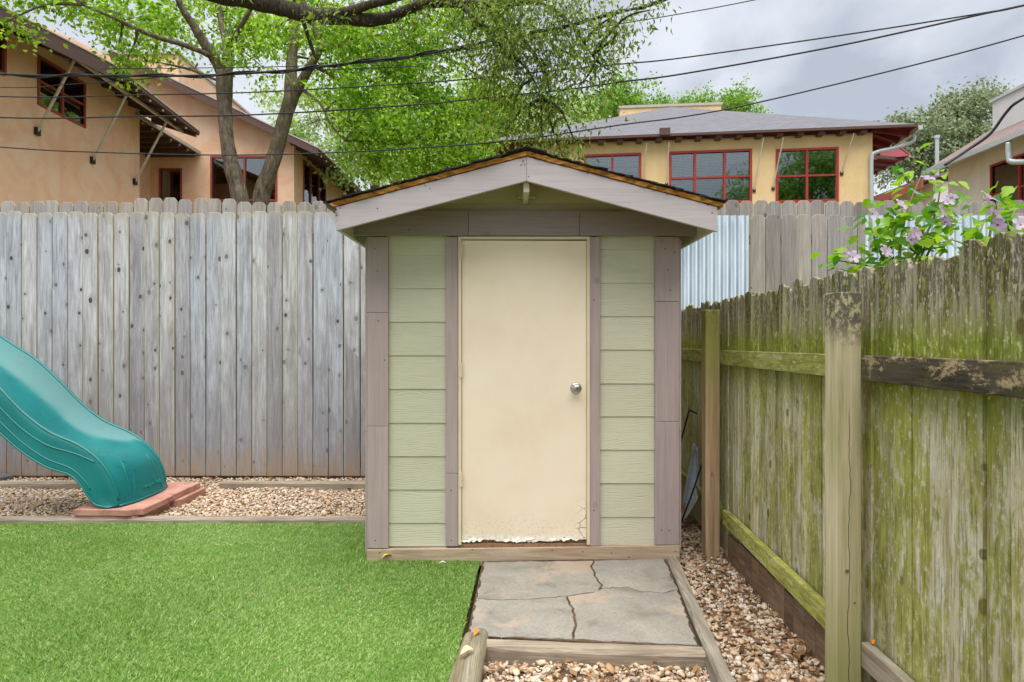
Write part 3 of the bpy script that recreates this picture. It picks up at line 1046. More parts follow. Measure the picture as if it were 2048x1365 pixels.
def rotmats(n, tilt):
    az = rng.uniform(0, 2 * np.pi, n)
    tx = rng.normal(0, tilt, n)
    ty = rng.normal(0, tilt, n)
    cz, sz = np.cos(az), np.sin(az)
    cx, sx = np.cos(tx), np.sin(tx)
    cy, sy = np.cos(ty), np.sin(ty)
    Z0 = np.zeros(n); O = np.ones(n)
    Rz = np.stack([np.stack([cz, -sz, Z0], -1), np.stack([sz, cz, Z0], -1), np.stack([Z0, Z0, O], -1)], 1)
    Rx = np.stack([np.stack([O, Z0, Z0], -1), np.stack([Z0, cx, -sx], -1), np.stack([Z0, sx, cx], -1)], 1)
    Ry = np.stack([np.stack([cy, Z0, sy], -1), np.stack([Z0, O, Z0], -1), np.stack([-sy, Z0, cy], -1)], 1)
    return Rx @ Ry @ Rz


def pebbles(name, poly, n, zbase, smin, smax, sub, label):
    x, y = scatter(poly, n)
    n = len(x)
    B, Fa = ico(sub)
    size = smin + (smax - smin) * rng.power(0.55, n) * rng.uniform(0.3, 1, n)
    sc = np.stack([size * rng.uniform(0.8, 1.35, n), size * rng.uniform(0.6, 1.0, n), size * rng.uniform(0.35, 0.7, n)], -1)
    R = rotmats(n, 0.35)
    lump = 1 + rng.normal(0, 0.11, (n, len(B), 1))
    V = B[None] * lump * sc[:, None, :]
    V = np.einsum('nij,nvj->nvi', R, V)
    z = zbase + rng.uniform(-0.012, 0.012, n) + 0.012 * np.sin(x * 5.1) * np.cos(y * 4.3)
    V += np.stack([x, y, z], -1)[:, None, :]
    Fs = Fa[None] + (np.arange(n) * len(B))[:, None, None]
    me = fast_mesh(name, V.reshape(-1, 3), Fs.reshape(-1, 3), smooth=True)
    me.materials.append(M['pebble'])
    o = link(bpy.data.objects.new(name, me))
    return tag(o, label, 'gravel', kind='stuff')


pebbles('gravel', [(-5.4, 4.66), (-0.88, 4.66), (-0.88, 6.14), (-5.4, 6.14)], 25000, -0.02, 0.008, 0.023, 1,
        'tan and white pebbles in the bed between turf and back fence')
pebbles('gravel', [(-0.14, 1.3), (0.86, 1.3), (0.86, 2.74), (-0.14, 2.74)], 8200, -0.055, 0.006, 0.023, 2,
        'tan and white pebbles in front of the stone slab step')
pebbles('gravel', [(0.80, 1.3), (1.27, 1.3), (1.36, 5.3), (1.01, 5.3), (1.0, 3.75), (0.86, 2.6)], 8600, -0.05, 0.006, 0.022, 2,
        'tan and white pebbles between timber edging and mossy fence')


def litter(name, poly, n, z, label, k=1.0):
    x, y = scatter(poly, n)
    n = len(x)
    L = rng.uniform(0.012, 0.035, n) * k
    W = L * rng.uniform(0.25, 0.5, n)
    B = np.array([[-1, 0, 0], [0, 1, 0.4], [1, 0, 0.1], [0, -1, 0.2]])
    V = B[None] * np.stack([L, W, L * 0.4], -1)[:, None, :]
    V = np.einsum('nij,nvj->nvi', rotmats(n, 0.4), V) + np.stack([x, y, z + rng.uniform(0, 0.014, n)], -1)[:, None, :]
    Fs = np.array([[0, 1, 2], [0, 2, 3]])[None] + (np.arange(n) * 4)[:, None, None]
    me = fast_mesh(name, V.reshape(-1, 3), Fs.reshape(-1, 3))
    me.materials.append(M['litter'])
    o = link(bpy.data.objects.new(name, me))
    return tag(o, label, 'leaf litter', kind='stuff')


litter('leaf_litter', [(0.95, 1.4), (1.27, 1.4), (1.36, 5.0), (1.03, 5.0), (1.02, 3.7)], 520, -0.035, 'dry brown leaf bits among the pebbles by the mossy fence')
litter('leaf_litter', [(-0.14, 1.5), (0.84, 1.5), (0.84, 2.74), (-0.14, 2.74)], 420, -0.04, 'dry brown leaf bits among the pebbles before the step')
litter('leaf_litter', [(-4.4, 1.9), (-0.3, 1.9), (-0.3, 3.7), (-0.95, 3.7), (-0.95, 4.5), (-4.4, 4.5)], 150, 0.014, 'tiny pale bits of debris scattered over the turf', 0.42)
litter('leaf_litter', [(-5.2, 5.7), (-0.9, 5.7), (-0.9, 6.14), (-5.2, 6.14)], 420, -0.006, 'dry brown leaf bits along the foot of the grey fence')

# artificial turf blades
TURF = [(-5.2, 1.6), (-0.262, 1.6), (-0.235, 2.44), (-0.19, 3.79), (-0.875, 3.79), (-0.875, 4.56), (-5.2, 4.56)]
x, y = scatter(TURF, 580000)
near = y - 0.55 * np.abs(x) > 0.95
x, y = x[near], y[near]
n = len(x)
hgt = rng.uniform(0.007, 0.019, n) * (0.85 + 0.3 * np.sin(x * 3.1 + 1) * np.sin(y * 2.7))
az = rng.normal(-0.6, 1.4, n) + 0.9 * np.sin(x * 2.1 + y * 1.3)
ln = rng.uniform(0.004, 0.019, n)
dx, dy = np.cos(az) * ln, np.sin(az) * ln
wa = rng.uniform(0, np.pi, n)
w = rng.uniform(0.0011, 0.0022, n)
W3 = np.stack([np.cos(wa) * w, np.sin(wa) * w, np.zeros(n)], -1)
b = np.stack([x, y, np.full(n, 0.001)], -1)
tip = b + np.stack([dx, dy, hgt], -1)
V = np.stack([b - W3, b + W3, tip], 1).reshape(-1, 3)
Fs = np.arange(n * 3).reshape(-1, 3)
me = fast_mesh('grass', V, Fs)
me.materials.append(M['turf'])
tag(link(bpy.data.objects.new('grass', me)), 'bright green artificial turf lawn left of the stone slab', 'grass', kind='stuff')

# ------------------------------------------------------------------ stone slab before the door
slab = empty('stone_path', G(1150, 1200), kind='structure')
PZ = 0.012


def rough_line(pts, step=0.03, amp=0.007):
    out = []
    for a, b in zip(pts[:-1], pts[1:]):
        a, b = Vector(a), Vector(b)
        k = max(1, int((b - a).length / step))
        for i in range(k):
            p = a.lerp(b, i / k)
            out.append(p + (Vector((rnd.uniform(-amp, amp), rnd.uniform(-amp, amp), 0)) if i else Vector()))
    out.append(Vector(pts[-1]))
    return out


def gp(*px):
    return [G(a, b, PZ) for a, b in px]


back_l = rough_line(gp((967, 1123), (1187, 1121)))
back_r = rough_line(gp((1187, 1121), (1328, 1117)))
crack_a = rough_line(gp((1187, 1121), (1184, 1136), (1194, 1156), (1205, 1170), (1197, 1183)))
crack_b = rough_line(gp((1197, 1183), (1134, 1192), (1074, 1197), (1003, 1200), (951, 1197)))
crack_c1 = rough_line(gp((1197, 1183), (1134, 1192)), amp=0.004)
crack_d = rough_line(gp((1134, 1192), (1147, 1217), (1151, 1245), (1147, 1279)))
crack_e = rough_line(gp((1205, 1176), (1255, 1174), (1283, 1183), (1326, 1186), (1357, 1179)))
left_a = rough_line(gp((967, 1123), (951, 1197)))
left_b = rough_line(gp((951, 1197), (936, 1268)))
front_l = rough_line(gp((936, 1268), (977, 1273), (1147, 1279)))
front_r = rough_line(gp((1147, 1279), (1397, 1291)))
right_a = rough_line(gp((1328, 1117), (1357, 1179)))
right_b = rough_line(gp((1357, 1179), (1397, 1291)))


def inset(poly, d):
    c = sum(poly, Vector()) / len(poly)
    n = len(poly)
    area = sum(poly[i].x * poly[(i + 1) % n].y - poly[(i + 1) % n].x * poly[i].y for i in range(n))
    sgn = 1 if area > 0 else -1
    out = []
    for i in range(n):
        t = (poly[(i + 1) % n] - poly[i - 1])
        nn = Vector((-t.y, t.x, 0)).normalized() * sgn
        out.append(poly[i] + nn * d)
    return out


stones = [
    back_l[:-1] + crack_a[:-1] + crack_b[:-1] + left_a[::-1][:-1],
    back_r[:-1] + right_a[:-1] + crack_e[::-1][:-1] + crack_a[::-1][1:-1] if False else back_r[:-1] + right_a[:-1] + crack_e[::-1] + crack_a[::-1][2:-1],
    crack_b[crack_c1.__len__() - 1:][:-1] + left_b[:-1] + front_l[:-1] + crack_d[::-1][:-1],
    crack_c1[::-1][:-1] + [Vector(crack_e[0])] + crack_e[1:-1] + right_b[:-1] + front_r[::-1][:-1] + crack_d[::-1][:-1],
]
for i, poly in enumerate(stones):
    poly = inset([Vector((p.x, p.y, 0)) for p in poly], 0.0044 if i != 1 else 0.0034)
    dz = rnd.uniform(0.0005, 0.002)
    top = inset(poly, 0.003)
    nn = len(poly)
    vs = [(p.x, p.y, -0.05) for p in poly] + [(p.x, p.y, PZ - 0.004 + dz) for p in poly] + [(p.x, p.y, PZ + dz) for p in top]
    fs = []
    for k in range(nn):
        j = (k + 1) % nn
        fs += [[k, j, nn + j, nn + k], [nn + k, nn + j, 2 * nn + j, 2 * nn + k]]
    fs.append([2 * nn + k for k in range(nn)])
    mb = MB().raw(vs, fs)
    o = mb.build('paving_stone', M['flag'], slab)
    bm = bmesh.new(); bm.from_mesh(o.data)
    bmesh.ops.recalc_face_normals(bm, faces=bm.faces[:])
    bm.to_mesh(o.data); bm.free()
pts = gp((965, 1122), (1331, 1115), (1400, 1294), (934, 1271))
MB().prism([(p.x, p.y, -0.055) for p in pts], (0, 0, 0.0655)).build('mortar_bed', M['crack_dirt'], slab)

# ------------------------------------------------------------------ landscape timbers


def timber(a, b, w, h, mat, label, z0, bev=0.012, jitter=0.006):
    a, b = Vector(a), Vector(b)
    mb = MB()
    d = b - a
    s = Vector((d.y, -d.x, 0)).normalized()
    k = max(4, int(d.length / 0.12))
    prof = [(-.5, 0), (-.5, .82), (-.36, 1), (.36, 1), (.5, .82), (.5, 0)]
    vs, fs = [], []
    for i in range(k + 1):
        p = a + d * (i / k)
        for (u, v) in prof:
            vs.append(p + s * (u * w + rnd.uniform(-jitter, jitter) * .5) + Vector((0, 0, z0 + v * h + rnd.uniform(-jitter, jitter) * .4)))
    m = len(prof)
    for i in range(k):
        for j in range(m):
            j2 = (j + 1) % m
            fs.append([i * m + j, i * m + j2, (i + 1) * m + j2, (i + 1) * m + j])
    fs += [list(reversed(range(m))), [k * m + j for j in range(m)]]
    o = mb.raw(vs, fs).build('landscape_timber', mat)
    bm = bmesh.new(); bm.from_mesh(o.data)
    bmesh.ops.recalc_face_normals(bm, faces=bm.faces[:])
    bm.to_mesh(o.data); bm.free()
    return tag(o, label, 'timber', 'landscape timbers edging the beds')


timber((-6.2, 4.61, 0), (-0.88, 4.61, 0), 0.085, 0.07, M['timberX'], 'long grey timber edging between turf and pebble bed', -0.035)
timber((-6.2, 5.74, 0), (-3.30, 5.74, 0), 0.075, 0.075, M['timberX'], 'grey timber behind the teal slide along the fence', -0.03)
timber((-2.62, 5.74, 0), (-0.88, 5.72, 0), 0.075, 0.075, M['timberX'], 'grey timber crossing the pebbles left of the shed', -0.03)
timber(G(968, 1292, 0.0), G(1408, 1306, 0.0), 0.075, 0.09, M['timberX'], 'cracked timber along the front edge of the stone slab', -0.075, jitter=0.008)
timber(G(1341, 1114, 0), G(1500, 1480, 0), 0.065, 0.09, M['timberY'], 'grey timber edging along the right side of the slab', -0.06)


def log(pts, radii, label):
    pts = smooth_path([tuple(p) for p in pts], 6)
    rr = np.interp(np.linspace(0, 1, len(pts)), np.linspace(0, 1, len(radii)), radii)
    o = MB().tube([tuple(p) for p in pts], [r * rnd.uniform(.94, 1.06) for r in rr], 12).build('log', M['log'], smooth=True)
    return tag(o, label, 'log', 'old logs at the turf corner')


log([G(962, 1272, 0.0), G(955, 1300, 0.0), G(944, 1345, 0.0), G(925, 1440, 0.0)], [0.036, 0.04, 0.042, 0.042], 'rounded old log butting against the slab timber')
log([G(941, 1276, -0.01), G(932, 1310, -0.01), G(919, 1350, -0.01), G(893, 1440, -0.01)], [0.03, 0.034, 0.036, 0.036], 'flatter old log touching the turf edge')


def dead_leaf(pos, L, W, mat, label, rz):
    pos = Vector(pos)
    d = Vector((math.cos(rz), math.sin(rz), 0.15)).normalized()
    s = Vector((-math.sin(rz), math.cos(rz), 0.1)).normalized()
    vs, fs = [], []
    ks = 6
    for i in range(ks + 1):
        t = i / ks
        wd = W * math.sin(math.pi * min(max(t, 0.03), 0.97)) ** 0.8
        c = pos + d * (t - .5) * L + Vector((0, 0, 0.15 * L * math.sin(t * 3)))
        vs += [c - s * wd + Vector((0, 0, wd * .6)), c, c + s * wd + Vector((0, 0, wd * .5))]
    for i in range(ks):
        a = i * 3
        fs += [[a, a + 1, a + 4, a + 3], [a + 1, a + 2, a + 5, a + 4]]
    return tag(MB().raw(vs, fs).build('fallen_leaf', mat, smooth=True), label, 'leaf')


dead_leaf(G(953, 1272, .03) + Vector((0, 0, .015)), 0.04, 0.014, M['leaf_orange'], 'orange dead leaf at the end of the two logs', 1.2)
dead_leaf(G(934, 1312, .03) + Vector((0, 0, .015)), 0.055, 0.02, M['leaf_tan'], 'tan crumpled leaf lying across the two logs', 0.4)
dead_leaf(G(774, 1113, .03), 0.06, 0.018, M['leaf_yellow'], 'yellow leaf on the turf by the shed corner', 0.3)
dead_leaf(G(884, 1127, .03), 0.045, 0.010, M['leaf_white'], 'silvery leaf on the dark turf before the shed', 0.0)
dead_leaf(G(1728, 1277, .03) * 1.0, 0.026, 0.009, M['leaf_orange'], 'orange leaf caught on the lower rail by the near post', 1.2).location = Vector((1.285, 2.27, 0.235))

# ------------------------------------------------------------------ back fences


def picket_mesh(name, w, h, t, mat, ear, jag=0.0):
    e = ear
    j = lambda: rnd.uniform(-jag, jag)
    hw = w / 2
    prof = [(-hw, 0), (hw, 0), (hw + j() * .2, h * .5), (hw, h - e * 1.15 + j()), (hw - e * .55, h - e * .3 + j()), (hw - e, h + j()), (0, h + j() * 1.2), (-hw + e, h + j()),
            (-hw + e * .55, h - e * .3 + j()), (-hw, h - e * 1.15 + j()), (-hw + j() * .2, h * .5)]
    mb = MB().prism([(a, 0, c) for a, c in prof], (0, t, 0))
    me = bpy.data.meshes.new(name)
    me.from_pydata(mb.v, [], mb.f)
    bm = bmesh.new(); bm.from_mesh(me)
    bmesh.ops.recalc_face_normals(bm, faces=bm.faces[:])
    bmesh.ops.bevel(bm, geom=[e2 for e2 in bm.edges if abs(e2.verts[0].co.y - e2.verts[1].co.y) < 1e-5], offset=0.0022, segments=1, affect='EDGES', clamp_overlap=True)
    bm.to_mesh(me); bm.free()
    me.materials.append(mat)
    return me


def picket_row(parent, x0, x1, y, h_of, meshes, pitch, z0=0.0, lean=0.006, gap_rails=True):
    xx = x0
    while xx < x1:
        me = rnd.choice(meshes)
        o = bpy.data.objects.new('picket', me)
        hx = h_of(xx)
        o.location = (xx + pitch / 2, y + rnd.uniform(-0.004, 0.004), z0)
        o.rotation_euler = (rnd.uniform(-.002, .002), rnd.uniform(-lean, lean) * .5, rnd.uniform(-.02, .02))
        o.scale = (rnd.uniform(.975, 1.0), 1, hx / 2.56)
        link(o, parent)
        xx += pitch


front = [picket_mesh('picket', 0.1440, 2.56, 0.017, M['picket'], 0.028) for _ in range(5)]
rear = [picket_mesh('picket', 0.1455, 2.56, 0.016, M['picket_rear'], 0.034) for _ in range(4)]
BF = 6.18
f1 = empty('picket_fence', (-3.5, BF, 0), 'tall silver-grey picket fence behind the teal slide', 'fence')
picket_row(f1, -6.85, -1.62, BF, lambda q: 2.56 + rnd.uniform(-.012, .012), front, 0.149)
picket_row(f1, -1.62 - 0.001, -1.40, BF - .002, lambda q: 2.40 if q < -1.5 else 2.32, front, 0.149)
picket_row(f1, -1.32, -0.55, BF, lambda q: 2.30, front, 0.149)
for z in (0.28, 1.40, 2.31):
    MB().box(-6.9, -0.6, BF + .0185, BF + .056, z - .045, z + .045).build('rail', M['timberX'], f1)
f2 = empty('picket_fence', (-3.5, 6.5, 0), 'taller tan-grey fence whose tops show above the grey fence', 'fence')
picket_row(f2, -7.2, -0.6, 6.50, lambda q: (2.735 if q < -3.95 else 2.765 if q < -2.9 else 2.735) + rnd.uniform(-.012, .012), rear, 0.1515)
for z in (0.4, 2.4):
    MB().box(-7.2, -0.6, 6.5185, 6.556, z - .045, z + .045).build('rail', M['timberX'], f2)

f3 = empty('metal_and_picket_fence', (2.8, BF, 0), 'grey picket fence with corrugated steel panels right of the shed', 'fence')
picket_row(f3, 2.31, 3.40, BF, lambda q: 2.53 + rnd.uniform(-.01, .01), rear, 0.1495)
picket_row(f3, 4.70, 6.6, BF, lambda q: 2.56 + rnd.uniform(-.01, .01), rear, 0.149)


def corrugate(x0, x1, y, z0, z1, parent):
    k = int((x1 - x0) / 0.008)
    xs = np.linspace(x0, x1, k)
    yy = y + 0.011 * np.cos((xs - x0) * 2 * np.pi / 0.0755)
    vs, fs = [], []
    for xq, yq in zip(xs, yy):
        vs += [(xq, yq, z0), (xq, yq, z1), (xq, yq + .0012, z1), (xq, yq + .0012, z0)]
    for i in range(k - 1):
        a, b2 = i * 4, (i + 1) * 4
        fs += [[a, b2, b2 + 1, a + 1], [a + 1, b2 + 1, b2 + 2, a + 2], [a + 2, b2 + 2, b2 + 3, a + 3]]
    return MB().raw(vs, fs).build('corrugated_panel', M['corrugated'], parent, smooth=True)


corrugate(1.30, 2.30, BF, 0.0, 2.53, f3)
corrugate(3.415, 4.69, BF, 0.0, 2.53, f3)
for z in (0.3, 1.4, 2.3):
    MB().box(1.3, 6.6, BF + .0185, BF + .056, z - .045, z + .045).build('rail', M['timberX'], f3)
lt = MB().box(1.715, 1.735, BF - .035, BF - .012, 1.60, 1.64).build('latch', M['white_metal'], f3)
MB().box(1.722, 1.75, BF - .04, BF - .012, 1.55, 1.585).build('latch', M['white_metal'], f3)
f4 = empty('picket_fence', (4, 6.75, 0), 'tan-grey picket fence in front of the yellow house', 'fence')
picket_row(f4, 1.5, 7.4, 6.75, lambda q: 2.795 + rnd.uniform(-.012, .012), rear, 0.152)
for z in (0.4, 2.4):
    MB().box(1.5, 7.4, 6.7685, 6.806, z - .045, z + .045).build('rail', M['timberX'], f4)

# ------------------------------------------------------------------ mossy side fence
f5 = empty('mossy_fence', (FX(3.5), 3.5, 0), 'mossy green board fence with posts right of the path', 'fence')
yq = -0.4
vari = []
for w in (0.088, 0.096, 0.108, 0.122, 0.134):
    for _ in range(3):
        vari.append((w, picket_mesh('picket', w, 1.62, 0.017, M['moss_picket'], 0.02, 0.010)))
while yq < 6.12:
    w, me = rnd.choice(vari)
    o = bpy.data.objects.new('picket', me)
    o.location = (FX(yq + w / 2) + rnd.uniform(-.004, .010), yq + w / 2, -0.04)
    o.rotation_euler = (rnd.uniform(-.004, .004), rnd.uniform(-.0015, .0015), -math.pi / 2 - .03 + rnd.uniform(-.035, .035))
    o.scale = (1, 1, rnd.uniform(.985, 1.01))
    link(o, f5)
    yq += w + rnd.uniform(0.002, 0.0055)
o = MB().box(1.205, 1.294, 3.96, 4.05, -0.07, 1.505).build('post', M['post_brown'], f5, bevel=.004)
o = MB().box(1.172, 1.264, 2.30, 2.388, -0.07, 1.488).build('post', M['post'], f5, bevel=.005, segs=2)
PA, PB = 2.344, 4.005


def rail(y0, y1, zt0, zt1, h, t, mat, name='rail'):
    a = Vector((FX(y0) - t / 2 - .0075, y0, zt0 - h / 2))
    b = Vector((FX(y1) - t / 2 - .0075, y1, zt1 - h / 2))
    return MB().bar(a, b, t, h).build(name, mat, f5, bevel=.003)


rail(2.39, 3.958, 1.258, 1.252, 0.09, 0.036, M['moss_rail'])
rail(4.052, 6.1, 1.252, 1.25, 0.09, 0.036, M['moss_rail'])
rail(-0.4, 2.298, 1.266, 1.258, 0.09, 0.036, M['dark_rail'])
rail(2.39, 3.958, 0.225, 0.262, 0.09, 0.036, M['moss_rail'])
rail(-0.4, 2.298, 0.21, 0.225, 0.09, 0.036, M['timberY'])
rail(4.052, 6.1, 0.262, 0.27, 0.09, 0.036, M['moss_rail'])
for a, b2 in ((-0.4, 2.298), (2.39, 3.958)):
    yb = a
    while yb < b2 - 0.05:
        L = min(rnd.uniform(.10, .13), b2 - yb)
        MB().para((FX(yb) - .024, yb, -.08), (.012, 0, 0), (.03 * L, L - .003, 0), (0, 0, .205 + rnd.uniform(-.01, .01))).build('kick_board', M['moss_kick'], f5)
        yb += L
MB().tube([(1.209, 2.3, .48), (1.209, 2.2955, .48)], .007, 10).build('bolt', M['satin_metal'], f5)
MB().tube([(1.237, 2.3, .365), (1.237, 2.297, .365)], .004, 8).build('bolt', M['satin_metal'], f5)

# ------------------------------------------------------------------ shed
SY = 3.80
shed = empty('garden_shed', (0.066, SY, 0), 'small green shed with mauve trim, gable roof and cream door', 'shed')
S = lambda px: (px - 1024) / F * SY
SZ = lambda py: CAMZ - (py - 682) / F * SY
XL, XR = S(735), S(1358)
BACK = 5.55
# siding behind the trims
LAPL = [478 - 35, 510, 577, 644, 711.5, 779, 847, 914, 981, 1048, 1095]
LAPR = [470 - 38, 499, 566, 633, 700, 768, 834, 901, 968, 1036, 1092]


def siding(x0, x1, ztop, zbot, y=SY + .022, lap=.012):
    h = ztop - zbot
    mb = MB()
    mb.raw([(x0, y - .0075, zbot + .002), (x1, y - .0075, zbot + .002), (x1, y - .001, ztop + .012), (x0, y - .001, ztop + .012),
            (x0, y + .008, zbot), (x1, y + .008, zbot), (x1, y + .008, ztop + .012), (x0, y + .008, ztop + .012)],
           [[0, 1, 2, 3], [5, 4, 7, 6], [4, 0, 3, 7], [1, 5, 6, 2], [3, 2, 6, 7], [4, 5, 1, 0]])
    return mb.build('siding_board', M['siding'], shed, origin=((x0 + x1) / 2, y, zbot))


for a, b2 in zip(LAPL[:-1], LAPL[1:]):
    siding(S(770), S(898), SZ(a), SZ(b2))
for a, b2 in zip(LAPR[:-1], LAPR[1:]):
    siding(S(1194), S(1316), SZ(a), SZ(b2))
# side and back walls
MB().box(XL + .004, XL + .03, SY + .035, BACK, 0.03, SZ(440)).build('side_wall', M['siding'], shed)
MB().box(XR - .03, XR - .004, SY + .035, BACK, 0.03, SZ(440)).build('side_wall', M['siding'], shed)
MB().box(XL + .031, XR - .031, BACK - .03, BACK - .002, 0.03, SZ(440)).build('back_wall', M['siding'], shed)
MB().box(XL + .031, XR - .031, SY + .2, BACK - .031, 0.03, .06).build('floor', M['rot'], shed)


def vboard(px0, px1, pya, pyb, name='trim_board', y0=SY - .008, y1=SY + .014, mat='trimZ'):
    return MB().box(S(px0), S(px1), y0, y1, SZ(pyb), SZ(pya)).build(name, M[mat], shed, bevel=.002)


for a, b2 in ((474, 625), (625.6, 852), (852.6, 1096)):
    vboard(735, 777, a, b2, 'corner_trim')
for a, b2 in ((474, 603), (603.6, 843), (843.6, 1089)):
    vboard(1310, 1358, a, b2, 'corner_trim')
# the edge of the trim on the right side wall
for a, b2 in ((478, 716), (716.6, 862), (862.6, 1105)):
    MB().box(XR + .001, XR + .014, SY + .001, SY + .09, SZ(b2), SZ(a)).build('corner_trim', M['trimZ'], shed, bevel=.002)
    MB().box(XL - .014, XL - .001, SY + .001, SY + .09, SZ(b2), SZ(a)).build('corner_trim', M['trimZ'], shed, bevel=.002)
for a, b2 in ((474, 946), (946.6, 1092)):
    vboard(892, 916, a, b2, 'door_trim')
vboard(1179, 1200, 474, 1091, 'door_trim')
for a, b2 in ((694, 937), (937.6, 1158), (1158.6, 1399)):
    MB().box(S(a), S(b2), SY - .030, SY - .0085, SZ(472.5), SZ(423)).build('header_board', M['trimX'], shed, bevel=.002)
MB().raw([(XL - .002, SY - .012, -.03), (XR + .002, SY - .012, -.03), (XR + .002, SY - .012, SZ(1090)), (XL - .002, SY - .012, SZ(1098)), (XL - .002, SY + .04, -.03), (XR + .002, SY + .04, -.03), (XR + .002, SY + .04, SZ(1090)), (XL - .002, SY + .04, SZ(1098))],
         [[0, 1, 2, 3], [5, 4, 7, 6], [4, 0, 3, 7], [1, 5, 6, 2], [3, 2, 6, 7], [4, 5, 1, 0]]).build('base_board', M['base_board'], shed, bevel=.003)
# gable boards
ROOF_Y0 = 3.46
RP = Vector((0.079, ROOF_Y0, 2.313))
SL = (2.313 - 2.038) / (0.959 + 0.079)
gz = lambda xx: 2.313 - SL * abs(xx - .079) - .125


def gable_board(z0, z1, name='gable_board'):
    def xs(z): return (2.313 - .005 - z) / SL
    w0 = min(xs(z0), XR - .079 - .01)
    w1 = min(max(xs(z1), 0.02), XR - .079 - .01)
    y = SY + .010
    mb = MB().prism([(.079 - w0, y, z0), (.079 + w0, y, z0), (.079 + w1, y + .008, z1), (.079 - w1, y + .008, z1)], (0, .012, 0))
    return mb.build(name, M['siding'], shed, origin=(.079, y, z0))


zl = SZ(405)
gable_board(SZ(472), zl)
gable_board(zl - .001, 2.30)
MB().box(S(1034), S(1071), SY - .034, SY + .006, SZ(398), SZ(372)).build('ridge_block', M['siding'], shed, bevel=.003)
MB().box(S(1034), S(1044), SY - .0345, SY + .006, SZ(371.5), SZ(350)).build('ridge_block', M['siding'], shed, bevel=.002)
MB().box(S(1061), S(1071), SY - .0345, SY + .006, SZ(371.5), SZ(350)).build('ridge_block', M['siding'], shed, bevel=.002)
MB().box(.062, .096, ROOF_Y0 + .03, SY + .1, 2.125, 2.205).build('ridge_beam', M['siding'], shed, bevel=.003)
# barge boards (slightly broken left end)
xl, xr = -0.959, 1.117
lz = lambda xx: 2.313 - SL * abs(xx - .079)
lft = [(.0785, lz(.0785)), (xl, lz(xl)), (xl - .004, lz(xl) - .05), (xl + .006, lz(xl) - .075), (xl + .001, lz(xl) - .1), (xl + .004, lz(xl) - .128), (.0785, 2.18)]
MB().prism([(a, ROOF_Y0, c) for a, c in lft], (0, .022, 0)).build('barge_board', M['barge'], shed, bevel=.002)
rgt = [(.0795, lz(.0795)), (.0795, 2.18), (xr, lz(xr) - .135), (xr, lz(xr))]
MB().prism([(a, ROOF_Y0, c) for a, c in rgt], (0, .022, 0)).build('barge_board', M['barge'], shed, bevel=.002)
# roof deck, eave fascia and shingles
RB = BACK + .25
for sgn in (-1, 1):
    ex = xl - .045 if sgn < 0 else xr + .028
    wobble = []
    k = 40
    up, dn = [], []
    for i in range(k + 1):
        xx = .079 + (ex - .079) * i / k
        zz = lz(xx)
        up.append((xx, ROOF_Y0 - .012 + rnd.uniform(-.006, .006), zz + .027 + rnd.uniform(-.002, .002)))
        dn.append((xx, ROOF_Y0 - .008 + rnd.uniform(-.006, .006), zz + .0035 + rnd.uniform(0, .003)))
    vs = [p for pr in zip(dn, up) for p in pr]
    off = len(vs)
    vs += [(p[0], RB, p[2]) for pr in zip(dn, up) for p in pr]
    fs = []
    for i in range(k):
        a = i * 2
        fs += [[a, a + 2, a + 3, a + 1], [off + a + 1, off + a + 3, off + a + 2, off + a], [a + 1, a + 3, off + a + 3, off + a + 1], [a, off + a, off + a + 2, a + 2]]
    fs += [[0, 1, off + 1, off], [2 * k, off + 2 * k, off + 2 * k + 1, 2 * k + 1]]
    o = MB().raw(vs, fs).build('roof_deck', M['osb'], shed)
    bm = bmesh.new(); bm.from_mesh(o.data); bmesh.ops.recalc_face_normals(bm, faces=bm.faces[:]); bm.to_mesh(o.data); bm.free()
    # drip edge strip at the eave, soffit fascia
    fx = xl + .002 if sgn < 0 else xr - .002
    MB().box(min(fx, fx - sgn * .02), max(fx, fx - sgn * .02), ROOF_Y0 + .024, RB - .02, lz(fx) - .125, lz(fx) - .004).build('eave_fascia', M['siding'], shed)
    for j in range(5):
        yy = SY + .08 + j * .38
        x1 = .079 + sgn * .03
        x2 = fx - sgn * .022
        MB().prism([(x1, yy, lz(x1) - .002), (x2, yy, lz(x2) - .002), (x2, yy, lz(x2) - .085), (x1, yy, lz(x1) - .085)], (0, .038, 0)).build('rafter', M['raw_wood'], shed)
    nc = 8
    for j in range(nc):
        t0 = j / nc
        t1 = (j + 1) / nc + .03
        xa = .079 + (ex - .079) * t0 - (sgn * .012 if j == 0 else 0)
        xb = .079 + (ex + sgn * .018 - .079) * min(t1, 1.0)
        za = lz(xa) + .029 if j else 2.313 + .033
        zb = lz(xb) + .029
        fr = ROOF_Y0 - .022 - rnd.uniform(0, .014)
        th = .006
        nv = 6
        edge = []
        for q in range(nv + 1):
            t = q / nv
            edge.append((xa + (xb - xa) * t, fr + rnd.uniform(-.008, .008), za + (zb - za) * t + .008 * t + rnd.uniform(-.002, .002)))
        vs = []
        for p in edge:
            vs += [p, (p[0], p[1], p[2] + th), (p[0], RB + .02, p[2] + th), (p[0], RB + .02, p[2])]
        fs = []
        for q in range(nv):
            a = q * 4; c = a + 4
            fs += [[a, c, c + 1, a + 1], [a + 1, c + 1, c + 2, a + 2], [a + 2, c + 2, c + 3, a + 3], [a + 3, c + 3, c, a]]
        fs += [[0, 1, 2, 3], [nv * 4 + 3, nv * 4 + 2, nv * 4 + 1, nv * 4]]
        o = MB().raw(vs, fs).build('shingle_course', M['shingle_black'], shed)
        bm = bmesh.new(); bm.from_mesh(o.data); bmesh.ops.recalc_face_normals(bm, faces=bm.faces[:]); bm.to_mesh(o.data); bm.free()
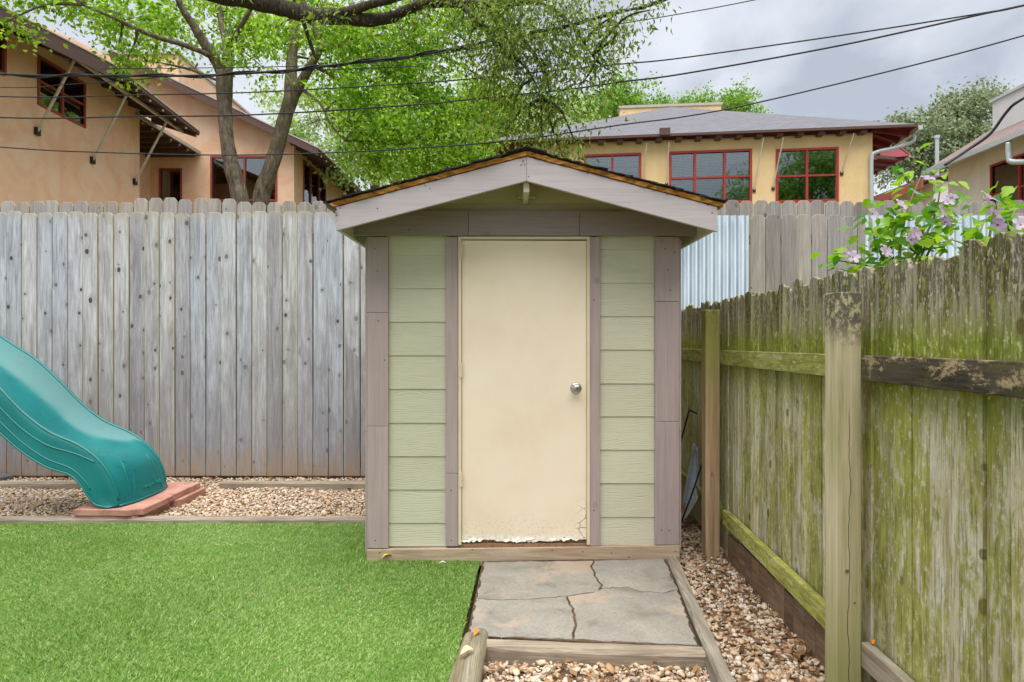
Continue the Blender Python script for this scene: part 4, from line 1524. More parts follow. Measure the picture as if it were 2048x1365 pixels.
MB().prism([(-.0 + .079 - .11, ROOF_Y0 - .034, 2.313 + .013), (.079, ROOF_Y0 - .034, 2.313 + .040), (.079 + .11, ROOF_Y0 - .034, 2.313 + .013), (.079 + .11, ROOF_Y0 - .034, 2.313 + .021), (.079, ROOF_Y0 - .034, 2.313 + .049), (.079 - .11, ROOF_Y0 - .034, 2.313 + .021)],
           (0, RB - ROOF_Y0 + .05, 0)).build('ridge_cap', M['shingle_black'], shed)
# loose drip strip at the left eave end
MB().bar((xl - .052, ROOF_Y0 - .02, lz(xl) + .018), (xl + .008, ROOF_Y0 - .02, lz(xl) - .018), .02, .012).build('drip_strip', M['dark_metal'], shed)

# door, frame, sill
DY = SY - .004
fr = MB()
fr.box(S(917), S(923), DY - .012, DY + .09, SZ(1088), SZ(474))
fr.box(S(1173.5), S(1179), DY - .012, DY + .09, SZ(1088), SZ(474))
fr.box(S(923) + .0003, S(1173.5) - .0003, DY - .012, DY + .09, SZ(479), SZ(474))
fr.build('door_frame', M['door_frame'], shed)
dx0, dx1, dz1 = S(923.8), S(1173), SZ(480.5)
dzb = SZ(1082)
bottom = []
k = 90
jz = 0
for i in range(k + 1):
    t = i / k
    jz = .75 * jz + rnd.uniform(-.0035, .0035)
    big = .006 * math.sin(t * 9.5) + .004 * math.sin(t * 31 + 1)
    bottom.append((dx0 + (dx1 - dx0) * t, dzb + jz + big + (.010 if t > .93 else 0) + (rnd.uniform(0, .010) if rnd.random() < .15 else 0)))
poly = bottom + [(dx1, dz1 - .003), (dx0, dz1)]
door = MB().prism([(a, DY + .008, c) for a, c in poly], (0, .035, 0)).build('door', M['door'], shed, origin=((dx0 + dx1) / 2, DY + .008, dzb))
for i in range(16):
    t = rnd.choice([rnd.uniform(.02, .18), rnd.uniform(.4, .52), rnd.uniform(.72, .9), rnd.uniform(0, 1)])
    xx = dx0 + (dx1 - dx0) * t
    zz = dzb + rnd.uniform(-.002, .012)
    w = rnd.uniform(.008, .028)
    h = rnd.uniform(.004, .010)
    MB().prism([(xx - w, DY + .004, zz), (xx - w * .3, DY - .001, zz - h), (xx + w * .5, DY + .002, zz - h * .6), (xx + w, DY + .005, zz + h * .5), (xx, DY + .006, zz + h)], (0, .0035, 0)).build('paint_flake', M['flake'], door)
MB().box(S(917), S(1179), SY - .002, SY + .05, SZ(1094), SZ(1087.5)).build('sill', M['rot'], shed)
MB().box(S(917), S(1179), SY + .02, SY + .06, SZ(1087.5) + .001, SZ(1080)).build('sill', M['rot'], shed)
# hinges
for py in (502, 740, 958):
    h = MB()
    h.tube([(S(922.6), DY - .016, SZ(py + 14)), (S(922.6), DY - .016, SZ(py - 14))], .006, 8)
    h.box(S(919), S(925.5), DY - .0135, DY - .0125 + .004, SZ(py + 13), SZ(py - 13))
    h.build('hinge', M['door_frame'], door)
# knob: rosette, neck, knob, key face
kc = Vector((S(1152), DY + .008, SZ(776)))


def lathe(prof, n=24):
    vs, fs = [], []
    for (d, r) in prof:
        for i in range(n):
            an = 2 * math.pi * i / n
            vs.append(kc + Vector((r * math.cos(an), -d, r * math.sin(an))))
    for j in range(len(prof) - 1):
        for i in range(n):
            i2 = (i + 1) % n
            fs.append([j * n + i, j * n + i2, (j + 1) * n + i2, (j + 1) * n + i])
    fs.append([(len(prof) - 1) * n + i for i in range(n)])
    o = MB().raw(vs, fs)
    return o


kn = lathe([(0, .034), (.004, .034), (.009, .028), (.012, .014), (.03, .012), (.036, .018), (.042, .025), (.050, .028), (.058, .026), (.064, .018), (.0655, .0125)])
kn = kn.build('door_knob', M['satin_metal'], door, smooth=True)
MB().tube([kc + Vector((0, -.0657, 0)), kc + Vector((0, -.068, 0))], .0075, 16).build('keyhole', plain('keyhole_brass', lin(120, 116, 106), .4, .8), door)
# nails on trims
nail_me = None
for px, py in ((750, 497), (757, 642), (751, 1080), (770, 720), (903, 980), (903, 1080), (1330, 498), (1348, 505), (1338, 1060), (1322, 1059), (1340, 580), (1188, 600), (1188, 1020), (760, 1104), (945, 1098), (1104, 1099), (1165, 1102), (1222, 1105), (1257, 1113), (1350, 1101), (755, 542), (820, 461), (1335, 540)):
    yy = SY - .0085 if py < 1090 else SY - .0125
    if py < 470: yy = SY - .0305
    MB().tube([(S(px), yy + .003, SZ(py)), (S(px), yy, SZ(py))], .0042, 6).build('nail', M['dark_metal'], shed)
for px, py in ((1046, 324), (1042, 330), (1049, 329), (1057, 353), (1046, 321), (860, 377), (850, 371), (755, 417), (1175, 347), (1334, 389), (1415, 410), (1424, 426), (680, 416), (673, 430)):
    p = P(px, py, ROOF_Y0)
    MB().tube([(p.x, ROOF_Y0 + .003, p.z), (p.x, ROOF_Y0 - .0012, p.z)], .0036, 6).build('nail', M['dark_metal'], shed)

# ------------------------------------------------------------------ teal slide on pavers
st = [  # rim x,z | bed x,z | skirt bottom x,z
    (-5.3, 2.13, -5.3, 1.99, -5.3, 1.86), (-4.60, 1.60, -4.60, 1.45, -4.60, 1.33), (-4.18, 1.306, -4.20, 1.16, -4.19, 1.03), (-3.94, 1.15, -3.97, .99, -3.96, .855), (-3.74, .97, -3.77, .81, -3.75, .70),
    (-3.56, .785, -3.58, .635, -3.55, .525), (-3.37, .64, -3.38, .515, -3.36, .405), (-3.16, .545, -3.15, .455, -3.19, .345), (-3.03, .455, -2.99, .435, -3.10, .26),
    (-2.94, .35, -2.895, .375, -3.05, .185), (-2.885, .235, -2.845, .26, -3.00, .13), (-2.855, .112, -2.81, .108, -2.90, .107)]
A = smooth_path(st, 8)
YN, YFr = 4.62, 5.26
yc, hw = (YN + YFr) / 2, (YFr - YN) / 2
sec_u = [(-1.10, 's0'), (-1.06, 's1'), (-1.04, 's2'), (-1.03, 's3'), (-1.0, 'r'), (-.965, 'r'), (-.94, 'b'), (-.88, 'b'), (-.8, 'b'), (-.68, 'b'), (-.52, 'b'), (-.35, 'b'), (-.18, 'b'), (0, 'b')]
sec = sec_u + [(-u, k) for u, k in reversed(sec_u[:-1])]
vs, fs = [], []
ns = len(sec)
for ti, (rx, rz, bx, bz, sx, sz) in enumerate(A):
    tt = ti / (len(A) - 1)
    for u, kx in sec:
        if kx == 'r':
            xx, zz = rx, rz + .012
        elif kx == 'b':
            w = min(1, (abs(u) / .95)) ** 3.2
            xx, zz = bx + (rx - bx) * w, bz + (rz - bz) * w
            if tt > .72 and abs(abs(u) - .62) < .12:      # the two grooves on the exit lip
                g = .0 * (1 - abs(abs(u) - .62) / .12) * min(1, (tt - .72) / .1)
                xx -= g; zz -= g * .6
        else:
            f = {'s0': 0.0, 's1': .34, 's2': .62, 's3': .9}[kx]
            xx, zz = sx + (rx - sx) * f, sz + (rz - sz) * f
        vs.append((xx, yc + u * hw, zz))
for i in range(len(A) - 1):
    for j in range(ns - 1):
        fs.append([i * ns + j, i * ns + j + 1, (i + 1) * ns + j + 1, (i + 1) * ns + j])
slide = empty('playground_slide', (-2.9, yc, .1), 'glossy teal plastic slide ending on pink pavers', 'slide')
sl = MB().raw(vs, fs).build('chute', M['plastic'], slide, smooth=True)
md = sl.modifiers.new('thickness', 'SOLIDIFY'); md.thickness = .006; md.offset = -1
md = sl.modifiers.new('smooth', 'SUBSURF'); md.levels = 1; md.render_levels = 1
for sgn, nm in ((-1, 'rim'), (1, 'rim')):
    pts = [(a[0], yc + sgn * hw * .985, a[1] + .012) for a in A[:-3]]
    MB().tube(pts, .013, 8).build(nm, M['plastic'], slide, smooth=True)
# moulded ribs on the near skirt
for f0, f1, t0, t1 in ((.62, .34, 0, .74), (.34, .20, 0, .80)):
    pts = []
    for ti, (rx, rz, bx, bz, sx, sz) in enumerate(A):
        tt = ti / (len(A) - 1)
        if tt > t1: break
        f = f0 + (f1 - f0) * (tt / t1) if f0 < .5 else f0 + (.95 - f0) * max(0, (tt / t1 - .6) / .4) ** 2
        pts.append((sx + (rx - sx) * f, yc - hw * (1.10 - .075 * f) - .002, sz + (rz - sz) * f))
    MB().tube(pts, .006, 8).build('moulded_rib', M['plastic'], slide, smooth=True)
pts = [(a[4], yc - hw * 1.10, a[5]) for a in A]
MB().tube(pts, .008, 8).build('bottom_flange', M['plastic'], slide, smooth=True)
pts = [(A[-1][2] + (A[-1][0] - A[-1][2]) * min(1, abs(u) / .95) ** 3.2 + .004, yc + u * hw, .113) for u in np.linspace(-1, 1, 20)]
MB().tube(pts, .009, 8).build('bottom_flange', M['plastic'], slide, smooth=True)


def chute_pt(t, u, lift=.002):
    j = t * (len(A) - 1)
    i_ = min(int(j), len(A) - 2)
    rx, rz, bx, bz, sx, sz = A[i_] + (A[i_ + 1] - A[i_]) * (j - i_)
    w_ = min(1, (abs(u) / .95)) ** 3.2
    return (bx + (rx - bx) * w_ + lift, yc + u * hw, bz + (rz - bz) * w_ + lift)


for sg in (-1, 1):
    for tu in (((.775, .52), (.84, .60), (.92, .64), (.995, .62)), ((.775, .52), (.80, .44), (.85, .40), (.92, .46), (.995, .60))):
        pts = smooth_path([chute_pt(t, sg * u) for t, u in tu], 6)
        MB().tube([tuple(p) for p in pts], .006, 8).build('moulded_rib', M['plastic'], slide, smooth=True)
# raised lettering on the lip
cu = bpy.data.curves.new('lettering', 'FONT')
cu.body = 'swing-n-slide'
cu.size = .046
cu.shear = .25
cu.extrude = .002
cu.space_character = 1.05
tmp = bpy.data.objects.new('lettering', cu)
COL.objects.link(tmp)
dg = bpy.context.evaluated_depsgraph_get()
tme = bpy.data.meshes.new_from_object(tmp.evaluated_get(dg))
bpy.data.objects.remove(tmp)
tme.materials.clear()
tme.materials.append(M['plastic_text'])
lo = bpy.data.objects.new('lettering', tme)
i0 = int(len(A) * .945)
tang = Vector((A[i0 - 2][2] - A[i0 + 2][2], 0, A[i0 - 2][3] - A[i0 + 2][3])).normalized()
nrm = Vector((0, 1, 0)).cross(tang)
mw = Matrix(((0, tang.x, nrm.x), (1, tang.y, nrm.y), (0, tang.z, nrm.z))).to_4x4()
lo.rotation_euler = mw.to_euler()
lo.location = Vector((A[i0][2], 4.86, A[i0][3])) + nrm * .008
link(lo, slide)

PV = [((-3.15, -2.66), (4.57, 5.0), 0.052, 0.100), ((-3.15, -2.67), (5.003, 5.46), 0.052, 0.101), ((-3.17, -2.70), (4.58, 5.03), -0.03, 0.051), ((-3.13, -2.635), (5.035, 5.48), -0.03, 0.051)]
PL = ['chipped pink paver at the front of the upper layer', 'pink paver at the back of the upper layer', 'half hidden pink paver at the front of the lower layer', 'pink paver sticking out at the back of the lower layer']
for i, ((a, b2), (c, d), z0, z1) in enumerate(PV):
    if i == 0:
        poly = [(a, c), (b2 - .20, c + .0), (b2 - .10, c - .012), (b2 - .05, c + .02), (b2, c + .03), (b2, d), (a, d)]
    else:
        poly = [(a, c), (b2 - .03, c), (b2, c + .03), (b2, d), (a, d)]
    tag(MB().prism([(p, q, z0) for p, q in poly], (0, 0, z1 - z0)).build('paver', M['paver'], bevel=.005), PL[i], 'paver', 'pavers under the slide')

# dark flat stone by the fence foot
tag(MB().prism([(-5.05, 5.95, -.01), (-4.78, 5.95, -.01), (-4.74, 6.06, -.01), (-4.86, 6.12, -.01), (-5.05, 6.12, -.01)], (0, 0, .05)).build('flat_rock', plain('dark_slate', lin(92, 92, 96), .8), bevel=.01),
    'dark flat rock at the fence foot left of the slide', 'rock')

# sheet and rods leaning in the gap behind the brown post
sh = empty('metal_sheet', (1.27, 4.55, 0), 'curved blue-grey metal sheet leaning in the gap beside the shed', 'sheet')
vs, fs = [], []
nu, nv = 8, 14
for j in range(nv + 1):
    t = j / nv
    L0 = P(1362 + 26 * t ** 1.25, 1046 - 160 * t, 4.55 + .10 * t)
    R0 = P(1368 + 50 * (1 - (1 - t) ** 2), 1040 - 130 * t - 14 * t * t, 4.50 + .12 * t)
    for i in range(nu + 1):
        u = i / nu
        p = L0.lerp(R0, u)
        p.y += .05 * (1 - (2 * u - 1) ** 2)
        p.x = min(p.x, FX(p.y) - .03)
        vs.append(p)
for j in range(nv):
    for i in range(nu):
        a = j * (nu + 1) + i
        fs.append([a, a + 1, a + nu + 2, a + nu + 1])
o = MB().raw(vs, fs).build('sheet', M['sheet'], sh, smooth=True)
md = o.modifiers.new('thickness', 'SOLIDIFY'); md.thickness = .003
MB().tube([P(1362, 1046, 4.45), P(1385, 985, 4.46), P(1408, 915, 4.5)], .006, 8).build('edge_rod', M['dark_metal'], sh)
fr2 = MB().tube([P(1356, 905, 4.75), P(1378, 821, 4.75), P(1379, 820, 4.75), P(1404, 832, 4.78), P(1412, 1000, 4.78)], .007, 8).build('wire_frame', M['dark_metal'])
tag(fr2, 'thin black bent rod standing behind the metal sheet', 'rod')


# ------------------------------------------------------------------ windows
def window(parent, o, r, n, w, h, cols, rows, frame, blind=0.0, room='interior', fw=.06, name='window', muntin=True):
    """o: lower left corner on the wall face, r: unit right, n: unit outward; cols: width shares; rows: height shares from the bottom"""
    o, r, n = Vector(o), Vector(r).normalized(), Vector(n).normalized()
    up = Vector((0, 0, 1))
    fd = .09
    mb = MB()
    q = o - n * .025
    mb.para(q - r * fw - up * fw, r * (w + 2 * fw), n * fd, up * fw)
    mb.para(q - r * fw + up * h, r * (w + 2 * fw), n * fd, up * fw)
    mb.para(q - r * fw, r * fw, n * fd, up * h)
    mb.para(q + r * w, r * fw, n * fd, up * h)
    xs = [0]
    for c in cols: xs.append(xs[-1] + c * w / sum(cols))
    zs = [0]
    for c in rows: zs.append(zs[-1] + c * h / sum(rows))
    for xx in xs[1:-1]:
        mb.para(q + r * (xx - fw * .5) + n * .001, r * fw, n * (fd - .01), up * h)
    for zz in zs[1:-1]:
        for a, b2 in zip(xs[:-1], xs[1:]):
            mb.para(q + r * (a + (fw * .5 if a else 0)) + up * (zz - fw * .4) + n * .002, r * (b2 - a - (fw * .5 if a else 0) - (fw * .5 if b2 < w - 1e-6 else 0)), n * (fd - .016), up * fw * .8)
    win = mb.build(name, frame, parent)
    for a, b2 in zip(xs[:-1], xs[1:]):
        for c, d in zip(zs[:-1], zs[1:]):
            MB().para(q + n * .03 + r * a + up * c, r * (b2 - a), -n * .006, up * (d - c)).build('pane', M['glass'], win)
    mb = MB()
    if muntin:
        for a, b2 in zip(xs[:-1], xs[1:]):
            c, d = zs[-2], zs[-1]
            mb.para(q + n * .012 + r * ((a + b2) / 2 - .008) + up * c, r * .016, n * .008, up * (d - c))
            mb.para(q + n * .0125 + r * a + up * (c + (d - c) * .5), r * (b2 - a), n * .007, up * .016)
        mb.build('muntin', M['dark_metal'], win)
    if blind > 0:
        mb = MB()
        zz = h - .03
        while zz > h * (1 - blind):
            mb.para(q - n * .06 + r * .02 + up * zz, r * (w - .04), n * .03 - up * .03, up * .004)
            zz -= .045
        mb.build('blind', M['blind'], win)
    MB().para(q - n * .45 - r * .3 - up * .3, r * (w + .6), -n * .02, up * (h + .6)).build('room_back', M[room], win)
    return win


# ------------------------------------------------------------------ orange stucco house (left)
WX = -11.4
hA = empty('orange_house', (-12, 18, 0), 'orange stucco house with brown eaves and steel struts on the left', 'house')


def wall_with_holes(p0, r, n, W, H, holes, t, mat, parent, name='wall', tops=None):
    """wall of width W (along r) and height H with rectangular openings (x0,x1,z0,z1); thickness t inwards"""
    p0, r, n = Vector(p0), Vector(r).normalized(), Vector(n).normalized()
    up = Vector((0, 0, 1))
    xs = sorted({0, W, *[v for h in holes for v in h[:2]]})
    zs = sorted({0, H, *[v for h in holes for v in h[2:]]})
    mb = MB()
    for a, b2 in zip(xs[:-1], xs[1:]):
        run = None
        for c, d in list(zip(zs[:-1], zs[1:])) + [(None, None)]:
            solid = c is not None and not any(h[0] <= a + 1e-6 and h[1] >= b2 - 1e-6 and h[2] <= c + 1e-6 and h[3] >= d - 1e-6 for h in holes)
            if solid and run is None: run = [c, d]
            elif solid: run[1] = d
            elif run:
                mb.para(p0 + r * a + up * run[0], r * (b2 - a), -n * t, up * (run[1] - run[0]))
                run = None
    return mb.build(name, mat, parent)


def side_wall_window(Xp, pxa, pya_top, pya_bot, pxb, **k):
    a = PX(pxa, pya_top, Xp); a2 = PX(pxa, pya_bot, Xp); b2 = PX(pxb, 300, Xp)
    return a.y, b2.y, a2.z, a.z


# window on the near volume, X plane wall faces +X; right (seen from outside) is +Y
y0, y1, z0, z1 = side_wall_window(WX, 78, 116, 206, 167)
wall_with_holes((WX, 9.0, -0.2), (0, 1, 0), (1, 0, 0), 19.25 - 9.0, 8.65, [(y0 - 9, y1 - 9, z0 + .2, z1 + .2)], .25, M['stucco_orange'], hA)
window(hA, (WX - .03, y0, z0), (0, 1, 0), (1, 0, 0), y1 - y0, z1 - z0, [1, 1], [1, 1], M['rust_frame'], blind=.45)
MB().box(WX - 6, WX - .01, 19.24, 19.5, -.2, 8.4).build('wall', M['stucco_orange'], hA)
ya = PX(9, 60, WX).y
window(hA, (WX + .02, ya - 1.6, PX(9, 148, WX).z), (0, 1, 0), (1, 0, 0), 1.5, 1.1, [1, 1], [1], M['rust_frame'], muntin=False)
# roof slab: edge line along Y
E = [(-10.25, 9.0, 7.62), (-10.25, 12.4, 7.95), (-10.1, 16.05, 8.28), (-10.0, 20.3, 7.98)]
slope = .36
mb = MB()
for a, b2 in zip(E[:-1], E[1:]):
    ia = (a[0] - 8, a[1], a[2] + 8 * slope); ib = (b2[0] - 8, b2[1], b2[2] + 8 * slope)
    vs = [a, b2, ib, ia] + [(p[0], p[1], p[2] - .12) for p in (a, b2, ib, ia)]
    mb.raw(vs, [[0, 1, 2, 3], [7, 6, 5, 4], [0, 4, 5, 1], [2, 6, 7, 3], [1, 5, 6, 2], [3, 7, 4, 0]])
mb.build('roof', M['brown_soffit'], hA)
for a, b2, hh in ((E[0], E[1], .34), (E[1], E[2], .34), (E[2], E[3], .10)):
    d = Vector(b2) - Vector(a)
    MB().para(Vector(a) + Vector((.003, 0, -hh)), d, (.035, 0, 0), (0, 0, hh - .004)).build('fascia', M['brown_trim'], hA)
    MB().para(Vector(a) + Vector((-.02, 0, .002)), d, (.075, 0, 0), (0, 0, .03)).build('drip_edge', M['flash'], hA)
yy = 9.6
while yy < 20.3:
    k = np.interp(yy, [e[1] for e in E], [e[2] for e in E]); ex = np.interp(yy, [e[1] for e in E], [e[0] for e in E])
    MB().prism([(ex - .02, yy, k - .123), (-11.42, yy, k - .123 + (ex + 11.42) * slope), (-11.42, yy, k - .27 + (ex + 11.42) * slope), (ex - .02, yy, k - .22)], (0, .06, 0)).build('rafter', M['brown_soffit'], hA)
    if yy > 16:
        MB().para((ex - .012, yy + .008, k - .205), (.03, 0, 0), (0, .044, 0), (0, 0, .05)).build('rafter_cap', M['flash'], hA)
    yy += .62
tops = [P(147, 107, 15.25), P(253, 192, 17.9), P(328, 247, 20.05)]
beam = [Vector((-10.5, 14.9, 8.12)), Vector((-10.42, 20.2, 7.93))]
MB().bar(beam[0], beam[1], .07, .07).build('purlin', M['strut'], hA)
for (bx, by, yy) in ((72, 262, 15.25), (183, 320, 17.35), (268, 363, 19.15)):
    b0 = PX(bx, by, WX)
    t = (b0.y + .05 - beam[0].y) / (beam[1].y - beam[0].y)
    tp = beam[0].lerp(beam[1], max(0.02, t))
    MB().tube([b0 + Vector((.04, 0, 0)), tp], .034, 10).build('strut', M['strut'], hA)
    MB().box(WX + .001, WX + .07, b0.y - .07, b0.y + .07, b0.z - .1, b0.z + .08).build('strut_foot', M['dark_metal'], hA)
# recess: side wall, awning
MB().box(-13.5, -13.2, 19.5, 23.2, -.2, 8.12).build('wall', M['stucco_orange'], hA)
aw = MB().box(-13.2, -11.40, 19.3, 23.17, 8.10, 8.19).build('awning', M['brown_soffit'], hA)
MB().box(-11.398, -11.34, 19.3, 23.19, 8.11, 8.22).build('awning_edge', M['flash'], hA)
yy = 19.6
while yy < 23.1:
    MB().box(-13.19, -11.42, yy, yy + .06, 7.94, 8.099).build('rafter', M['brown_soffit'], hA)
    MB().box(-11.419, -11.385, yy + .008, yy + .052, 8.01, 8.06).build('rafter_cap', M['flash'], hA)
    yy += .55
window(hA, (-13.19, 20.9, 6.3), (0, 1, 0), (1, 0, 0), .9, 1.6, [1], [1, 1], M['rust_frame'], muntin=False)
# second volume
W2 = 23.2
Q = lambda px, py, Y=W2: P(px, py, Y)
wl, wr = Q(425, 312).x, Q(551, 312).x
zt = Q(425, 316).z
xl2, xr2 = -13.45, Q(588, 0).x
sl_, sr_ = Q(322, 340).x, Q(361, 340).x
zs_ = Q(322, 340).z
holes = [(wl - xl2, wr - xl2, 5.6 + .2, zt + .2), (sl_ - xl2, sr_ - xl2, 5.6 + .2, zs_ + .2)]
rz = lambda xx: 8.11 + (-6.84 - xx) * .472
wall_with_holes((xl2, W2, -.2), (1, 0, 0), (0, -1, 0), xr2 - xl2, 8.4, holes, .25, M['stucco_orange'], hA)
MB().prism([(xl2 - 5, W2, 8.2), (xr2, W2, 8.2), (xr2, W2, rz(xr2) - .12), (xl2 - 5, W2, rz(xl2 - 5) - .12)], (0, .25, 0)).build('gable_wall', M['stucco_orange'], hA)
wa = window(hA, (wl, W2 + .03, 5.6), (1, 0, 0), (0, -1, 0), wr - wl, zt - 5.6, [1.02, .98], [.55, 1], M['rust_frame'], room='interior_warm', muntin=False, fw=.07)
window(hA, (sl_, W2 + .03, 5.6), (1, 0, 0), (0, -1, 0), sr_ - sl_, zs_ - 5.6, [1], [.5, 1], M['rust_frame'], muntin=False)
SX = xr2
y0, y1, z0, z1 = side_wall_window(SX, 607, 323, 400, 650)
wall_with_holes((SX, W2 + .25, -.2), (0, 1, 0), (1, 0, 0), 14, rz(SX) - .12 + .2, [(y0 - W2 - .25, y1 - W2 - .25, 5.9, z1 + .2)], .25, M['stucco_orange'], hA)
window(hA, (SX - .03, y0, 5.7), (0, 1, 0), (1, 0, 0), y1 - y0, z1 - 5.7, [.8, 1, .75], [.5, 1], M['rust_frame'], room='interior_warm', muntin=False)
RY0, RY1 = 22.5, 36
x_e, x_r = -6.84, -14.2
MB().prism([(x_e, RY0, rz(x_e) - .12), (x_e, RY0, rz(x_e)), (x_r, RY0, rz(x_r)), (x_r, RY0, rz(x_r) - .12)], (0, RY1 - RY0, 0)).build('roof', M['brown_soffit'], hA)
MB().prism([(x_e, RY0 - .04, rz(x_e) - .26), (x_e, RY0 - .04, rz(x_e) - .003), (x_r, RY0 - .04, rz(x_r) - .003), (x_r, RY0 - .04, rz(x_r) - .26)], (0, .037, 0)).build('fascia', M['brown_trim'], hA)
MB().prism([(x_e + .03, RY0 - .06, rz(x_e) - .01), (x_e + .03, RY0 - .06, rz(x_e) + .035), (x_r, RY0 - .06, rz(x_r) + .04), (x_r, RY0 - .06, rz(x_r))], (0, .1, 0)).build('drip_edge', M['flash'], hA)
MB().box(x_e + .003, x_e + .05, RY0, RY1, rz(x_e) - .02, rz(x_e) + .035).build('drip_edge', M['flash'], hA)
yy = RY0 + .3
while yy < 35:
    MB().prism([(x_e - .02, yy, rz(x_e) - .122), (SX, yy, rz(SX) - .122), (SX, yy, rz(SX) - .28), (x_e - .02, yy, rz(x_e) - .22)], (0, .06, 0)).build('rafter', M['brown_soffit'], hA)
    MB().para((x_e - .015, yy + .005, rz(x_e) - .21), (.03, 0, 0), (0, .05, 0), (0, 0, .06)).build('rafter_cap', M['flash'], hA)
    yy += .62
MB().box(-17.5, -14.15, 27, 34.2, 9.5, 13.45).build('parapet', M['stucco_orange'], hA)
MB().box(-17.6, -14.08, 26.92, 34.3, 13.452, 13.56).build('parapet_cap', M['flash'], hA)

# ------------------------------------------------------------------ yellow stucco house
LC = Vector((0.4, 19.25, 0)); RC = Vector((10.195, 18.0, 0))
ur = (RC - LC).normalized()
nv_ = Vector((ur.y, -ur.x, 0))
if nv_.y > 0: nv_ = -nv_
hB = empty('yellow_house', ((LC + RC) / 2), 'yellow stucco house with red framed windows and grey hip roof', 'house')


def onB(px, py, off=0.0):
    d = Vector(((px - 1024) / F, 1, -(py - 682) / F))
    c = Vector((0, 0, CAMZ))
    p0 = LC + nv_ * off
    t = (p0 - c).dot(nv_) / d.dot(nv_)
    return c + d * t


def wloc(p): return (p - LC).dot(ur)


WB = (RC - LC).length
wins = [((1172, 314), (1278, 312), 400, [1, 1], .35), ((1343, 308), (1499, 305), 400, [.95, 1.2, 1], .95), ((1556, 303), (1672, 300), 398, [1, 1], .16)]
holes = []
specs = []
for (a, b2, by, cols, bl) in wins:
    pa = onB(*a); pb = onB(*b2); zb = onB(b2[0], by).z
    holes.append((wloc(pa), wloc(pb), zb + .2, pa.z + .2))
    specs.append((pa, wloc(pb) - wloc(pa), zb, pa.z - zb, cols, bl))
EZ = 7.28
wall_with_holes(LC + Vector((0, 0, -.2)), ur, nv_, WB, EZ + .12, holes, .25, M['stucco_yellow'], hB)
for pa, w, zb, h, cols, bl in specs:
    window(hB, Vector((pa.x, pa.y, zb)) - nv_ * .03, ur, nv_, w, h, cols, [1, 1.05], M['red_frame'], blind=bl, fw=.065)
# pendant lamp in the right window's room
lp = onB(1578, 322, -.3)
mbl = MB().tube([lp + Vector((0, 0, .02)), lp, lp - Vector((0, 0, .05)), lp - Vector((0, 0, .1))], [.05, .17, .14, .04], 14)
o = mbl.build('pendant_lamp', M['lamp'], hB, smooth=True)
MB().tube([lp + Vector((0, 0, .03)), lp + Vector((0, 0, .4))], .008, 6).build('lamp_rod', M['dark_metal'], hB)
# right side wall
dp = -nv_
MB().para(RC + Vector((0, 0, -.2)) + dp * .251, dp * 8.5, -ur * .25, (0, 0, EZ + .12)).build('wall', M['stucco_yellow'], hB)
FRc = Vector((11.2, 17.5, EZ)); FLc = LC - ur * 1.3 + nv_ * .35 + Vector((0, 0, EZ + .02))
BRc = FRc + dp * 10.2; BLc = FLc + dp * 10.2
FRc2 = RC + ur * 1.02 + nv_ * .36 + Vector((0, 0, EZ)); BRc = FRc2 + dp * 10.2
apex = P(1343, 214, 22.9)
mb = MB().raw([FLc, FRc2, BRc, BLc, apex], [[0, 1, 4], [1, 2, 4], [2, 3, 4], [3, 0, 4]])
mb.build('roof', M['shingle_grey'], hB)
mb = MB().raw([p - Vector((0, 0, .06)) for p in (FLc, FRc2, BRc, BLc, apex)], [[0, 4, 1], [1, 4, 2], [2, 4, 3], [3, 4, 0]])
mb.build('soffit', M['red_soffit'], hB)
MB().para(FLc - Vector((0, 0, .075)), FRc2 - FLc, nv_ * .03, (0, 0, .072)).build('fascia', M['brown_trim'], hB)
MB().para(FRc2 - Vector((0, 0, .08)), BRc - FRc2, ur * .03, (0, 0, .077)).build('fascia', M['flash'], hB)
gut = [FRc2 + ur * .08 - Vector((0, 0, .09)), FRc2 + dp * 1.6 + ur * .08 - Vector((0, 0, .1))]
MB().bar(gut[0], gut[1], .11, .12).build('gutter', M['white_metal'], hB)
MB().bar(onB(1150, 288, .012), onB(1742, 268, .012), .02, .04).build('wall_cap', M['flash'], hB)
for k in range(20):
    q = .5 + k * .56
    if q > WB - .1: break
    p = LC + ur * q + Vector((0, 0, EZ - .18))
    MB().para(p + nv_ * .005 + Vector((0, 0, .03)), ur * .16, nv_ * .30, (0, 0, .07)).build('rafter_tail', M['brown_trim'], hB)
for k in range(6):
    p = RC + dp * (.1 + k * .6) + ur * .003
    a = p + Vector((0, 0, EZ - .12 + min(.40, .40 * (.46 + .6 * k)))); b2 = p + ur * 1.0 + Vector((0, 0, EZ - .14))
    MB().bar(a, b2, .08, .14).build('rafter', M['red_soffit'], hB)
